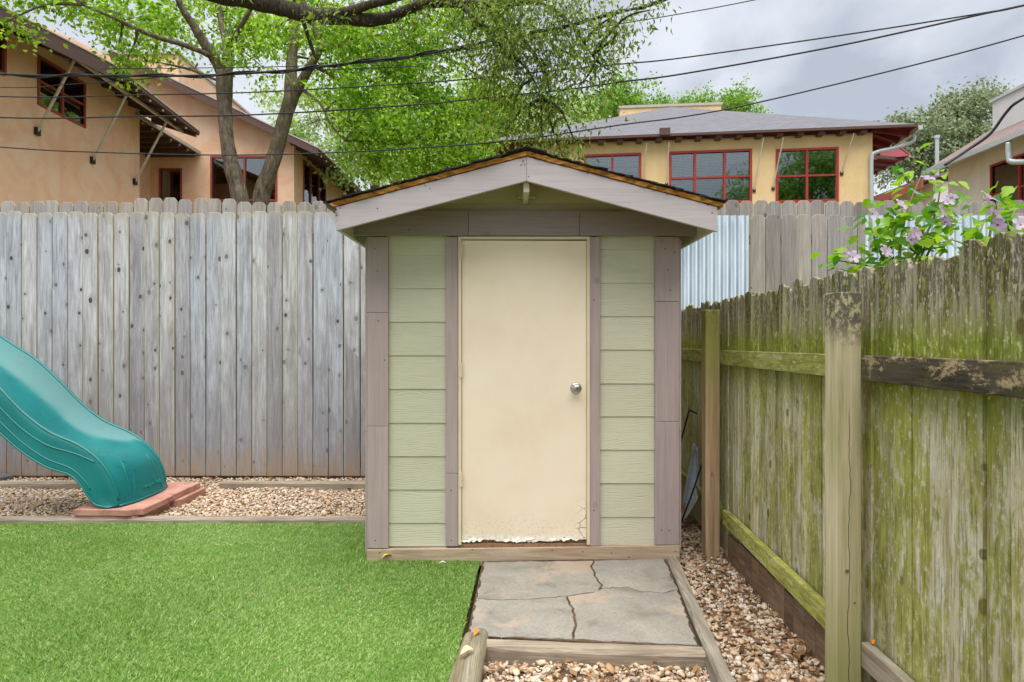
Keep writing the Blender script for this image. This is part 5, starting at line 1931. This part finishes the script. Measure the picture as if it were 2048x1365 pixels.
# rain spout block
sp_ = onB(1327, 272, .3)
MB().para(sp_ - ur * .12, ur * .3, nv_ * .12, (0, 0, .2)).build('scupper', M['brown_trim'], hB)
for (ax, ay, bx, by) in ((1293, 286, 1287, 362), (1338, 284, 1333, 368), (1527, 276, 1508, 380), (1567, 275, 1546, 376), (1708, 266, 1683, 346)):
    MB().tube([onB(ax, ay, .28), onB(bx, by, .02)], .018, 8).build('strut', M['strut'], hB)
    q = onB(bx, by, .0)
    MB().para(q - ur * .04 - Vector((0, 0, .07)), ur * .08, nv_ * .03, (0, 0, .1)).build('strut_foot', M['dark_metal'], hB)
c0 = FRc2 + dp * .35 + ur * .06 - Vector((0, 0, .15))
c3 = onB(1743, 310, .07)
MB().tube([tuple(p) for p in smooth_path([tuple(c0), tuple(c0 - Vector((0.03, 0, .22))), tuple(c0.lerp(c3, .45) - Vector((0, 0, .13))), tuple(c3 + ur * .12 + Vector((0, 0, .07))), tuple(c3 + Vector((0, 0, -.12))), tuple(c3 - Vector((0, 0, 1.2))), tuple(c3 - Vector((0, 0, 5.7)))], 6)], .055, 12).build('downspout', M['white_metal'], hB, smooth=True)
# flat parapet behind the ridge
MB().para(P(1240, 222, 26) - Vector((0, 0, 1.5)), (4.0, -.4, 0), (0, .3, 0), (0, 0, 1.6)).build('parapet', M['stucco_yellow'], hB)
MB().para(P(1240, 222, 26) + Vector((-.05, -.05, .1)), (4.1, -.4, 0), (0, .4, 0), (0, 0, .1)).build('parapet_cap', M['flash'], hB)
# rear wing eave
w0, w1, w2 = P(1821, 311, 24), P(1748, 348, 26.6), P(1798, 295, 25.4)
MB().raw([w0, w1, w1 + Vector((-3, 0, .3)), w2 + Vector((-2.6, 0, .2)), w2], [[0, 4, 3, 2, 1]]).build('wing_roof', M['red_soffit'], hB)
MB().bar(w0, w1, .07, .10).build('wing_eave', M['flash'], hB)
MB().bar(w0, w2, .05, .08).build('wing_eave', M['red_soffit'], hB)
for t in (.15, .4, .65, .9):
    a = w0.lerp(w1, t)
    MB().bar(a - Vector((0, 0, .03)), a + Vector((-2.4, 0, .2)), .08, .12).build('rafter', M['brown_trim'], hB)
MB().box(9.4, 11.6, 25.9, 32, -.2, 8.5).build('wing_wall', M['stucco_yellow'], hB)

# ------------------------------------------------------------------ pale house (right) and the pink roof between
hC = empty('pale_house', (14, 16, 0), 'pale grey stucco house with gutter at the right edge', 'house')
CX = 13.5
y1 = PX(1985, 334, CX).y; y0 = 14.2
z1 = PX(1985, 334, CX).z; z0 = 4.6
EY1 = 20.0
wall_with_holes((CX, EY1 - .3, -.2), (0, -1, 0), (-1, 0, 0), EY1 - .3 - 10, 7.1, [(EY1 - .3 - y1, EY1 - .3 - y0, z0 + .2, z1 + .2)], .25, M['stucco_white'], hC)
window(hC, (CX + .03, y1, z0), (0, -1, 0), (-1, 0, 0), y1 - y0, z1 - z0, [.7, 1, 1], [.7, .7], M['red_frame'], blind=1.0)
MB().prism([(13.0, EY1, 6.55), (13.0, EY1, 6.68), (17.5, EY1, 6.68 + 4.5 * .62), (17.5, EY1, 6.55 + 4.5 * .62)], (0, -11, 0)).build('roof', M['shingle_mauve'], hC)
MB().box(13.51, 22, 19.45, 19.68, -.2, 6.9).build('wall', M['stucco_white'], hC)
MB().box(12.88, 12.998, 9.2, EY1 + .02, 6.52, 6.66).build('gutter', M['white_metal'], hC)
xx = 14.3
ytop = PX(1985, 205, xx)
MB().box(xx, xx + 3, 11, ytop.y, 6.6, ytop.z).build('parapet', M['stucco_box'], hC)
MB().box(xx - .06, xx + 3, 11, ytop.y + .06, ytop.z + .002, ytop.z + .08).build('parapet_cap', M['white_metal'], hC)
q = PX(2018, 285, 12.94)
MB().tube([tuple(p) for p in smooth_path([tuple(q), tuple(q - Vector((0, 0, .35))), tuple(q + Vector((.05, -.15, -.55))), tuple(q + Vector((.5, -1.2, -.75)))], 5)], .07, 12).build('downspout', M['white_metal'], hC, smooth=True)
vp = P(1874, 322, 21.5)
tag(MB().tube([vp - Vector((0, 0, .5)), vp + Vector((0, 0, .78))], .06, 12).tube([vp + Vector((0, 0, .76)), vp + Vector((0, 0, .86))], .085, 12).build('vent_pipe', M['white_metal'], hC))
hD = empty('pink_roof_house', (16, 26, 0), 'low house with a faded pink roof between yellow and pale houses', 'house')
e0 = Vector((14.35, 22.2, 6.9)); e1 = Vector((14.35, 27, 6.95))
MB().prism([tuple(e0), tuple(e1), tuple(e1 + Vector((5, 0, 1.25))), tuple(e0 + Vector((5, 0, 1.25)))], (0, 0, .12)).build('roof', M['shingle_mauve'], hD)
MB().bar(e0 - Vector((.03, 0, .1)), e1 - Vector((.03, 0, .1)), .05, .3).build('fascia', plain('faded_red_fascia', lin(176, 96, 88), .6), hD)
MB().box(14.9, 20, 22.5, 28, -.2, 6.95).build('wall', M['stucco_white'], hD)


# ------------------------------------------------------------------ trees
def leaf_mesh(C, D, n_per, spread, size, asp, flat=.5, droop=.3):
    """C: clump centres, D: clump axis vectors; many small folded leaves along each"""
    nC = len(C)
    N = nC * n_per
    ci = np.repeat(np.arange(nC), n_per)
    t = rng.uniform(-.55, .55, N)
    pos = C[ci] + D[ci] * t[:, None] + rng.normal(0, 1, (N, 3)) * spread * np.array([1, 1, .7])
    d = D[ci] / (np.linalg.norm(D[ci], axis=1, keepdims=True) + 1e-9) * .6 + rng.normal(0, 1, (N, 3)) * .75
    d[:, 2] -= droop
    d /= np.linalg.norm(d, axis=1, keepdims=True)
    nrm = rng.normal(0, 1, (N, 3)) * .8
    nrm[:, 2] += flat
    s = np.cross(d, nrm)
    s /= np.linalg.norm(s, axis=1, keepdims=True) + 1e-9
    up = np.cross(s, d)
    L = size * rng.uniform(.6, 1.25, N)[:, None]
    W = L * asp
    a = pos
    tip = pos + d * L - up * L * .12
    m1 = pos + d * L * .45 + s * W * .5 + up * L * .06
    m2 = pos + d * L * .45 - s * W * .5 + up * L * .06
    V = np.stack([a, m1, tip, m2], 1).reshape(-1, 3)
    Fs = (np.array([[0, 1, 2], [0, 2, 3]])[None] + (np.arange(N) * 4)[:, None, None]).reshape(-1, 3)
    return V, Fs


def tree(name, label, limbs, blobs, mat_leaf, mat_bark, clump_dens, n_per, spread, size, asp, droop=.3, base=None, group=None, twig=.006, sprayL=.45):
    """limbs: list of (points, radii) in world space (first is the trunk); blobs: (centre, radii xyz, weight)"""
    limbs = [(smooth_path([tuple(p) for p in pts], 5), rr) for pts, rr in limbs]
    root = empty(name, tuple(limbs[0][0][0]) if base is None else base, label, 'tree', group)
    allp = []
    for i, (pts, rr) in enumerate(limbs):
        r2 = np.interp(np.linspace(0, 1, len(pts)), np.linspace(0, 1, len(rr)), rr)
        r2 = [r * rnd.uniform(.93, 1.07) for r in r2]
        MB().tube([tuple(p) for p in pts], r2, 12 if i == 0 else 9).build('trunk' if i == 0 else 'limb', mat_bark, root, smooth=True)
        allp.append(pts if i else pts[len(pts) // 3:])
    nodes = np.concatenate(allp)
    C, D = [], []
    br = MB()
    for (c, r, wgt) in blobs:
        c, r = np.array(c), np.array(r)
        # branch from the nearest limb to the blob
        j = np.argmin(np.linalg.norm(nodes - c, axis=1))
        p0 = nodes[j]
        dist = np.linalg.norm(c - p0)
        bpts = [p0]
        if dist > .15:
            midp = p0 + (c - p0) * .5 + np.array([0, 0, .12 * dist]) + rng.normal(0, .06, 3) * dist
            bp = smooth_path([tuple(p0), tuple(midp), tuple(c)], 5)
            br.tube([tuple(p) for p in bp], list(np.linspace(twig * 4.5, twig * 1.4, len(bp))), 5, False)
            bpts = bp
        vol = 4.19 * r[0] * r[1] * r[2]
        k = max(4, int(vol * clump_dens * wgt))
        u = rng.normal(0, 1, (k, 3))
        u /= np.linalg.norm(u, axis=1, keepdims=True)
        rad = rng.uniform(.15, 1, k) ** .5
        cc = c + u * rad[:, None] * r * (1 + .18 * np.sin(u[:, :1] * 7 + u[:, 2:] * 5))
        dd = u * np.array([1, 1, .5]) + rng.normal(0, .45, (k, 3))
        dd[:, 2] -= droop
        dd = dd / np.linalg.norm(dd, axis=1, keepdims=True) * sprayL * rng.uniform(.6, 1.3, (k, 1))
        C.append(cc); D.append(dd)
        bp = np.array(bpts)
        for q in range(k):
            if rng.random() < .55:
                jn = np.argmin(np.linalg.norm(bp - cc[q], axis=1))
                s0 = bp[jn]
                e0_ = cc[q] + dd[q] * .4
                m0 = (s0 + cc[q]) / 2 + rng.normal(0, .05, 3) + np.array([0, 0, .05])
                br.tube([tuple(s0), tuple(m0), tuple(cc[q]), tuple(e0_)], [twig, twig * .7, twig * .5, twig * .25], 3, False)
    if br.v:
        tag(br.build('branches', mat_bark, root), kind='stuff')
    C = np.concatenate(C); D = np.concatenate(D)
    V, Fs = leaf_mesh(C, D, n_per, spread, size, asp, droop=droop)
    org = np.array(WM[root].translation)
    me = fast_mesh('crown', V - org, Fs)
    me.materials.append(mat_leaf)
    o = bpy.data.objects.new('crown', me)
    o.location = tuple(org)
    tag(link(o, root), kind='stuff')
    return root


def B(px, py, Y, rx, ry, rd, w=1.0):
    p = P(px, py, Y)
    k = Y / F
    return (tuple(p), (rx * k, rd, ry * k), w)


def L(pts, Y, radii, dY=0.0):
    n_ = len(pts)
    return [tuple(P(a, b2, Y + dY * i / max(1, n_ - 1))) for i, (a, b2) in enumerate(pts)], radii


def grd(px, Y): return ((px - 1024) / F * Y, Y, -.1)


# tree 1: straight trunk in front of the orange house
Y1 = 10.0
t1, r1 = L([(480, 400), (463, 330), (453, 270), (449, 190), (449, 145)], Y1, None)
trunk1 = ([grd(492, Y1), tuple(P(487, 520, Y1))] + t1, [.17, .15, .135, .115, .105, .115, .13])
l1 = [trunk1,
      L([(447, 150), (430, 118), (408, 85), (386, 50), (362, 12), (340, -50)], Y1, [.10, .085, .075, .06, .05, .04], -.6),
      L([(450, 150), (456, 128), (453, 92), (442, 40), (428, -30)], Y1, [.10, .085, .07, .055, .045], .8),
      L([(418, 110), (372, 91), (302, 70), (232, 38), (165, 8)], Y1 - .2, [.045, .04, .032, .024, .014], -.8),
      L([(432, 160), (386, 141), (332, 128), (272, 120)], Y1, [.022, .02, .016, .008], .6),
      L([(456, 95), (480, 55), (500, 20), (520, -20)], Y1, [.05, .04, .03, .02], -.5)]
b1 = [B(250, 40, 9.6, 85, 45, .8), B(165, 10, 9.4, 80, 30, .7, .8), B(330, 55, 10.5, 70, 50, .6, .9), B(335, 115, 10.3, 60, 20, .4, .6), B(235, 100, 9.6, 45, 22, .4, .7),
      B(90, -20, 9.3, 90, 40, .8), B(420, 0, 11.0, 80, 45, .6, .9), B(470, 95, 10.9, 50, 50, .4, .9), B(462, 110, 9.6, 24, 26, .2, .9), B(505, 30, 10.8, 80, 50, .6), B(300, -60, 9.6, 200, 60, 1.3, .2), B(10, 45, 9.0, 30, 30, .3, .5),
      B(520, 130, 10.2, 50, 35, .5, .8), B(250, 128, 9.5, 30, 12, .25, .8)]
tree('elm_tree', 'straight grey trunk with bright leaves, left of the forked pair', l1, b1, M['leaf_elm'], M['bark'], 36, 46, .12, .084, .58, group='trees behind the grey fence')
# tree 2: leaning trunk
Y2 = 10.6
t2, _ = L([(522, 400), (535, 355), (553, 300), (566, 250), (580, 205), (597, 172)], Y2, None)
trunk2 = ([grd(508, Y2), tuple(P(514, 520, Y2))] + t2, [.16, .145, .14, .13, .12, .115, .11, .10])
l2 = [trunk2,
      L([(590, 185), (612, 148), (626, 125), (638, 98), (630, 60), (612, 20), (598, -30)], Y2, [.095, .075, .065, .055, .05, .045, .035], -.6),
      L([(578, 205), (582, 155), (585, 100), (590, 40), (593, -40)], Y2 + .1, [.10, .095, .09, .085, .07], .9),
      L([(603, 178), (640, 207), (662, 250), (690, 281)], Y2, [.028, .022, .017, .008], -.5),
      L([(625, 130), (660, 148), (690, 168), (724, 195)], Y2, [.04, .034, .045, .038], .5),
      L([(632, 100), (700, 95), (780, 150), (860, 200), (930, 240)], Y2, [.04, .036, .03, .02, .012], .6),
      L([(620, 110), (740, 70), (880, 110), (990, 170)], Y2, [.04, .034, .026, .012], .9)]
b2_ = [B(555, 80, 11.6, 60, 55, .6, .9), B(650, 75, 11.4, 65, 60, .6), B(545, 60, 10.0, 26, 30, .2, .8), B(668, 60, 10.0, 30, 34, .25, .8), B(720, 110, 10.3, 75, 60, .8), B(800, 110, 10.8, 80, 60, .8), B(690, 190, 10.3, 70, 45, .6, .9), B(760, 215, 10.4, 75, 55, .7),
       B(850, 180, 10.9, 80, 60, .8), B(720, 265, 10.2, 70, 40, .6), B(800, 290, 10.5, 80, 50, .7), B(880, 270, 11, 80, 60, .8), B(950, 220, 11.4, 80, 60, .8, .9), B(760, 335, 10.6, 60, 35, .5, .9),
       B(850, 340, 11, 70, 35, .5, .9), B(940, 320, 11.4, 70, 50, .7, .9), B(660, 150, 11.6, 50, 40, .5, .7), B(900, 60, 10.8, 110, 60, .9, .8), B(700, 20, 10.4, 140, 50, .9, .7), B(850, -60, 10.6, 250, 60, 1.4, .15)]
tree('elm_tree', 'trunk leaning right behind the fence with bright yellow-green leaves', l2, b2_, M['leaf_elm'], M['bark'], 36, 46, .12, .084, .58, group='trees behind the grey fence')

# live oak: rooted outside the frame, long dark limb crossing the top
oak_l = [([(-9.6, 8.2, -.1), (-9.5, 8.2, 2.2), (-9.0, 8.2, 4.4), (-7.8, 8.1, 6.1), (-5.8, 8.0, 6.5)] + L([(400, -28), (490, -4), (560, 14), (620, 30), (690, 34), (735, 40), (785, 34), (812, 20), (865, 6), (960, 8), (1060, 2), (1160, -22)], 8.0, None)[0],
          [.34, .3, .27, .23, .18, .13, .11, .10, .095, .085, .07, .062, .056, .05, .042, .03]),
         L([(640, 32), (700, 22), (745, 8), (800, -6), (880, -40)], 8.0, [.06, .058, .05, .045, .035], -.3),
         L([(922, 10), (950, 40), (985, 68), (1002, 95), (1036, 120), (1062, 150), (1085, 195)], 7.9, [.034, .03, .028, .024, .018, .012, .006], -.4),
         L([(605, 35), (612, 60), (622, 90), (632, 118)], 8.0, [.03, .026, .024, .012], .2),
         L([(1060, 2), (1110, 20), (1150, 60), (1190, 120)], 7.9, [.028, .022, .016, .006], -.4),
         L([(960, 8), (1040, 70), (1090, 150), (1105, 230)], 7.9, [.026, .02, .014, .006], .1)]
oak_b = [B(960, 30, 7.8, 80, 40, .5, .9), B(1040, 40, 7.7, 90, 50, .6), B(1130, 50, 7.6, 80, 60, .6, .9), B(1190, 90, 7.5, 50, 60, .4, .8), B(1000, 110, 7.8, 80, 60, .6, .9), B(1090, 130, 7.7, 85, 60, .6, .9),
         B(1165, 165, 7.5, 65, 50, .5, .8), B(1215, 140, 7.5, 28, 40, .3, .6), B(1030, 200, 7.8, 85, 55, .6, .8), B(1110, 220, 7.7, 75, 50, .5, .9), B(1085, 275, 7.7, 70, 35, .4, 1.0), B(1150, 285, 7.6, 40, 30, .35, .9), B(1010, 265, 7.8, 45, 30, .35, .8),
         B(930, 110, 8.1, 60, 60, .5, .5), B(860, 30, 8, 60, 35, .4, .7), B(760, 60, 8.1, 60, 25, .35, .5), B(680, 50, 7.9, 60, 20, .3, .4), B(1230, 30, 7.4, 30, 40, .3, .5), B(1300, 20, 7.2, 8, 16, .1, 1.5), B(1000, -60, 7.6, 260, 60, 1.2, .2), B(600, -70, 7.8, 260, 50, 1.0, .12),
         B(1240, 60, 7.4, 16, 30, .2, .7), B(1128, 320, 7.6, 40, 16, .2, 1.0)]
tree('live_oak_tree', 'dark oak limb crossing the top with hanging olive leaves', oak_l, oak_b, M['leaf_oak'], M['bark_dark'], 72, 38, .11, .075, .36, droop=.75, twig=.005, sprayL=.42)


def far_tree(name, label, px, Y, blobs, mat, dens, n_per, spread, size, asp=.6, group='trees beyond the houses', r=.3):
    c = np.mean([b[0] for b in blobs], axis=0)
    tr = ([grd(px, Y), (grd(px, Y)[0] + .1, Y, c[2] * .5), tuple(c)], [r, r * .8, r * .3])
    return tree(name, label, [tr], blobs, mat, M['bark'], dens, n_per, spread, size, asp, group=group, twig=.02, sprayL=.8)


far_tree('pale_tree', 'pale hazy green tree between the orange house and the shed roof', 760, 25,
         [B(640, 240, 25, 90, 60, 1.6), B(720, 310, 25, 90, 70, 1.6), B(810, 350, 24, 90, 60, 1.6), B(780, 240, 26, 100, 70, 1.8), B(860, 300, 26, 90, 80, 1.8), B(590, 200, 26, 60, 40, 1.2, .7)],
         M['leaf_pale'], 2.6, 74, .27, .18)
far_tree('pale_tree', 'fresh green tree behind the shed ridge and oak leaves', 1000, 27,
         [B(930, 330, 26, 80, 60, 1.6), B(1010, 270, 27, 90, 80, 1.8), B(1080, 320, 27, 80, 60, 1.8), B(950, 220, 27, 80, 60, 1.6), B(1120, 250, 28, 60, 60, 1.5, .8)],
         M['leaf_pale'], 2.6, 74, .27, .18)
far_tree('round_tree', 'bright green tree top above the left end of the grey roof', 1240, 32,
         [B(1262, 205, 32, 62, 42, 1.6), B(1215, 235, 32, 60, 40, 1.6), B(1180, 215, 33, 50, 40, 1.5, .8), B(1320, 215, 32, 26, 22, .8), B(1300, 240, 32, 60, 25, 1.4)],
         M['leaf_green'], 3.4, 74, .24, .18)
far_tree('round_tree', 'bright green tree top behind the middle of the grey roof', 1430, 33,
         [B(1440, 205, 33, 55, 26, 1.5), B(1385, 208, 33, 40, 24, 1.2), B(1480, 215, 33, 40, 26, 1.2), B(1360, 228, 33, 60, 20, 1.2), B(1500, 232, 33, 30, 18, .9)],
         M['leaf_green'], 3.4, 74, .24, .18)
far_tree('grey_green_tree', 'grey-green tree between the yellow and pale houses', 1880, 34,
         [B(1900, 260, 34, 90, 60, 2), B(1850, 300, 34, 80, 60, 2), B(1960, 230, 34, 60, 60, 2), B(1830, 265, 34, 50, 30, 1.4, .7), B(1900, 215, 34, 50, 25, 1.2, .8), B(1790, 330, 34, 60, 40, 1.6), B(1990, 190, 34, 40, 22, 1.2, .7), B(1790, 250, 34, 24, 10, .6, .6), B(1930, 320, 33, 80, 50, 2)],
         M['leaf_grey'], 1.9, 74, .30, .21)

tree('yard_tree', 'tall leafy tree mirrored in the windows of the yellow house', [([(11.5, -4.5, -.1), (11.6, -4.5, 4), (11.8, -4.6, 8)], [.35, .28, .15])],
     [((13.5, -4, 10.5), (4.2, 2.5, 3.2), 1.0), ((9.0, -6, 9.0), (3.2, 2.2, 2.6), 1.0)], M['leaf_green'], M['bark'], 1.3, 60, .5, .26, .6, twig=.02, sprayL=.8)
# ------------------------------------------------------------------ flowering shrub beyond the mossy fence


def leaf_obj_mesh():
    pts = [(0, 0), (.28, .30), (.5, .34), (.62, .22), (.8, .2), (1, 0)]
    vs, fs = [], []
    for (a, w) in pts:
        vs += [(a, w, w * .35 - .12 * a * a), (a, 0, -.12 * a * a), (a, -w, w * .35 - .12 * a * a)]
    for i in range(len(pts) - 1):
        a = i * 3
        fs += [[a, a + 1, a + 4, a + 3], [a + 1, a + 2, a + 5, a + 4]]
    me = bpy.data.meshes.new('leaf')
    me.from_pydata(vs, [], fs)
    me.validate()
    for p in me.polygons: p.use_smooth = True
    me.materials.append(M['shrub_leaf'])
    return me


LEAF = leaf_obj_mesh()


def petal_mesh():
    vs, fs = [], []
    for k in range(5):
        an = 2 * math.pi * k / 5
        ca, sa = math.cos(an), math.sin(an)
        base = len(vs)
        prof = [(.06, .05, .0), (.3, .22, .16), (.62, .36, .28), (.88, .30, .30), (1.0, .10, .26)]
        for (a, w, z) in prof:
            for s in (-1, 0, 1):
                xx, yy = a, s * w
                zz = z + (.05 if s else 0) + .04 * math.sin(a * 9 + s + k)
                vs.append((xx * ca - yy * sa, xx * sa + yy * ca, zz + .012 * k))
        for i in range(len(prof) - 1):
            a0 = base + i * 3
            fs += [[a0, a0 + 1, a0 + 4, a0 + 3], [a0 + 1, a0 + 2, a0 + 5, a0 + 4]]
    me = bpy.data.meshes.new('flower')
    me.from_pydata(vs, [], fs)
    for p in me.polygons: p.use_smooth = True
    me.materials.append(M['petal'])
    return me


PETAL = petal_mesh()
eye_mb = MB().tube([(0, 0, .03), (0, 0, .12)], [.16, .10], 10)
EYE = bpy.data.meshes.new('flower_eye'); EYE.from_pydata(eye_mb.v, [], eye_mb.f); EYE.materials.append(M['flower_eye'])
st_mb = MB().tube([(0, 0, .1), (0, 0, .42)], [.045, .03], 6)
STM = bpy.data.meshes.new('stamen'); STM.from_pydata(st_mb.v, [], st_mb.f); STM.materials.append(M['stamen'])


def shrub(label, Y, base_px, stems, flowers, nleaf, seed):
    rr = random.Random(seed)
    root = empty('flowering_shrub', grd(base_px, Y), label, 'shrub', 'flowering shrubs beyond the mossy fence')
    tips = []
    for (pxs, w) in stems:
        pts = [grd(base_px, Y)] + [tuple(P(a, b2, Y + rr.uniform(-.12, .12))) for a, b2 in pxs]
        sp = smooth_path(pts, 6)
        MB().tube([tuple(p) for p in sp], list(np.linspace(.012, .003, len(sp))), 6, False).build('stem', M['twig_green'], root, smooth=True)
        for i in range(int(w * 1.5)):
            t = rr.uniform(.42, 1.0)
            j = t * (len(sp) - 1)
            p = Vector(sp[int(j)]).lerp(Vector(sp[min(int(j) + 1, len(sp) - 1)]), j - int(j))
            tips.append(p)
    for p in tips:
        o = bpy.data.objects.new('leaf', LEAF)
        q = p + Vector((rr.gauss(0, .075), rr.gauss(0, .07), rr.gauss(0, .06)))
        o.location = q
        s = rr.uniform(.05, .092)
        o.scale = (s, s * rr.uniform(.8, 1.1), s)
        o.rotation_euler = (rr.gauss(0, .45), rr.uniform(-.1, .8), rr.uniform(0, 6.28))
        link(o, root)
    for (a, b2, s, tilt, rz_) in flowers:
        o = bpy.data.objects.new('flower', PETAL)
        o.location = P(a, b2, Y - .24)
        s *= .68
        o.scale = (s, s, s)
        o.rotation_euler = (tilt, rr.uniform(-.4, .4), rz_)
        link(o, root)
        for mm in (EYE, STM):
            c = bpy.data.objects.new(mm.name, mm)
            c.location = o.location; c.scale = o.scale; c.rotation_euler = o.rotation_euler
            link(c, o)
    return root


shrub('large hibiscus with lilac flowers rising above the mossy fence', 3.55, 1800,
      [([(1795, 620), (1800, 500), (1815, 420), (1845, 345)], 46), ([(1790, 620), (1770, 530), (1750, 480), (1738, 430)], 34), ([(1785, 620), (1745, 540), (1700, 525), (1665, 520)], 30),
       ([(1810, 620), (1840, 500), (1870, 430), (1880, 380)], 38), ([(1810, 620), (1845, 530), (1870, 480), (1890, 430)], 18), ([(1795, 620), (1790, 540), (1780, 470), (1795, 440)], 34), ([(1800, 620), (1830, 540), (1850, 490), (1840, 450)], 30)],
      [(1705, 515, .055, 1.2, 0), (1690, 508, .045, .8, 1), (1770, 505, .06, 1.1, .5), (1745, 428, .05, 1.0, 1.3), (1800, 412, .058, .9, .2), (1828, 468, .06, 1.35, .3), (1822, 480, .05, 1.1, 2), (1830, 388, .056, .7, .9),
       (1855, 360, .055, .6, .1), (1880, 423, .062, 1.3, .7), (1895, 405, .05, .9, 0), (1890, 445, .05, .9, 1.6), (1880, 482, .045, .6, 1), (1905, 395, .04, .5, 2)], 130, 3)
shrub('smaller hibiscus with lilac flowers at the right edge above the fence', 3.1, 1990,
      [([(1985, 620), (1975, 520), (1985, 440), (1995, 400)], 30), ([(1985, 620), (1950, 520), (1930, 490), (1905, 480)], 22), ([(1990, 620), (2010, 500), (2020, 450), (2030, 420)], 26), ([(1990, 620), (1970, 510), (1960, 470), (1970, 440)], 20)],
      [(1975, 398, .065, .7, .4), (1990, 432, .05, 1.0, 1), (2040, 450, .06, 1.2, 0), (1995, 450, .05, 1.2, 2), (1968, 402, .05, .8, 1.1)], 90, 5)

# ------------------------------------------------------------------ overhead cables


def cable(label, pts, r, Yl=9.0, Yr=6.6, twist=0):
    pts = sorted(pts)
    (xa, ya), (xb, yb) = pts[0], pts[1]
    pts = [(xa - 500, ya - (yb - ya) / (xb - xa) * 300 - 30)] + pts
    (xa, ya), (xb, yb) = pts[-2], pts[-1]
    pts = pts + [(xb + 420, yb + (yb - ya) / (xb - xa) * 460)]
    sp = smooth_path(pts, 8)
    w = [tuple(P(a, b2, Yl + (Yr - Yl) * (a / 2048))) for a, b2 in sp]
    r *= .8
    mb = MB().tube(w, r, 6)
    if twist:
        w2 = [(p[0], p[1] + r * 1.8 * math.sin(i * .9), p[2] + r * 1.8 * math.cos(i * .9)) for i, p in enumerate(w)]
        mb.tube(w2, r * .7, 6)
    return tag(mb.build('overhead_cable', M['cable'], smooth=True), label, 'cable', 'overhead cables')


cable('thick twisted cable rising to the top edge left of the open sky', [(0, 148), (200, 151), (400, 151), (585, 140), (708, 125), (850, 108), (1004, 77), (1096, 60), (1281, 14), (1321, 0)], .019, twist=1)
cable('thin cable running just below the thick twisted one', [(0, 175), (130, 169), (268, 160), (338, 152), (420, 149)], .007)
cable('second cable from the top at the right edge', [(0, 193), (260, 190), (520, 184), (850, 165), (979, 154), (1065, 145), (1244, 128), (1370, 115), (1700, 68), (1966, 26), (2048, 10)], .010)
cable('third cable, converging with the one above at the right edge', [(0, 235), (260, 233), (520, 229), (850, 208), (920, 201), (1142, 178), (1240, 164), (1370, 147), (1680, 91), (1966, 28), (2048, 11)], .012)
cable('lowest cable crossing in front of the grey hip roof', [(0, 294), (210, 305), (440, 310), (646, 306), (850, 295), (1035, 280), (1240, 250), (1370, 233), (1516, 205), (1812, 134), (2048, 71)], .010)
cable('thin cable leaving the top edge over the open sky', [(700, 128), (1000, 88), (1244, 47), (1370, 26), (1508, 0)], .007)
sw = [P(1890, 330, 12.6), P(1935, 300, 12.6), P(1980, 268, 12.4), P(2015, 222, 12.2), P(2048, 196, 12.0), P(2200, 110, 11.6)]
tag(MB().tube([tuple(p) for p in smooth_path([tuple(p) for p in sw], 6)], .028, 8).build('service_cable', M['cable'], smooth=True), 'wavy black service cable before the pale parapet', 'cable')
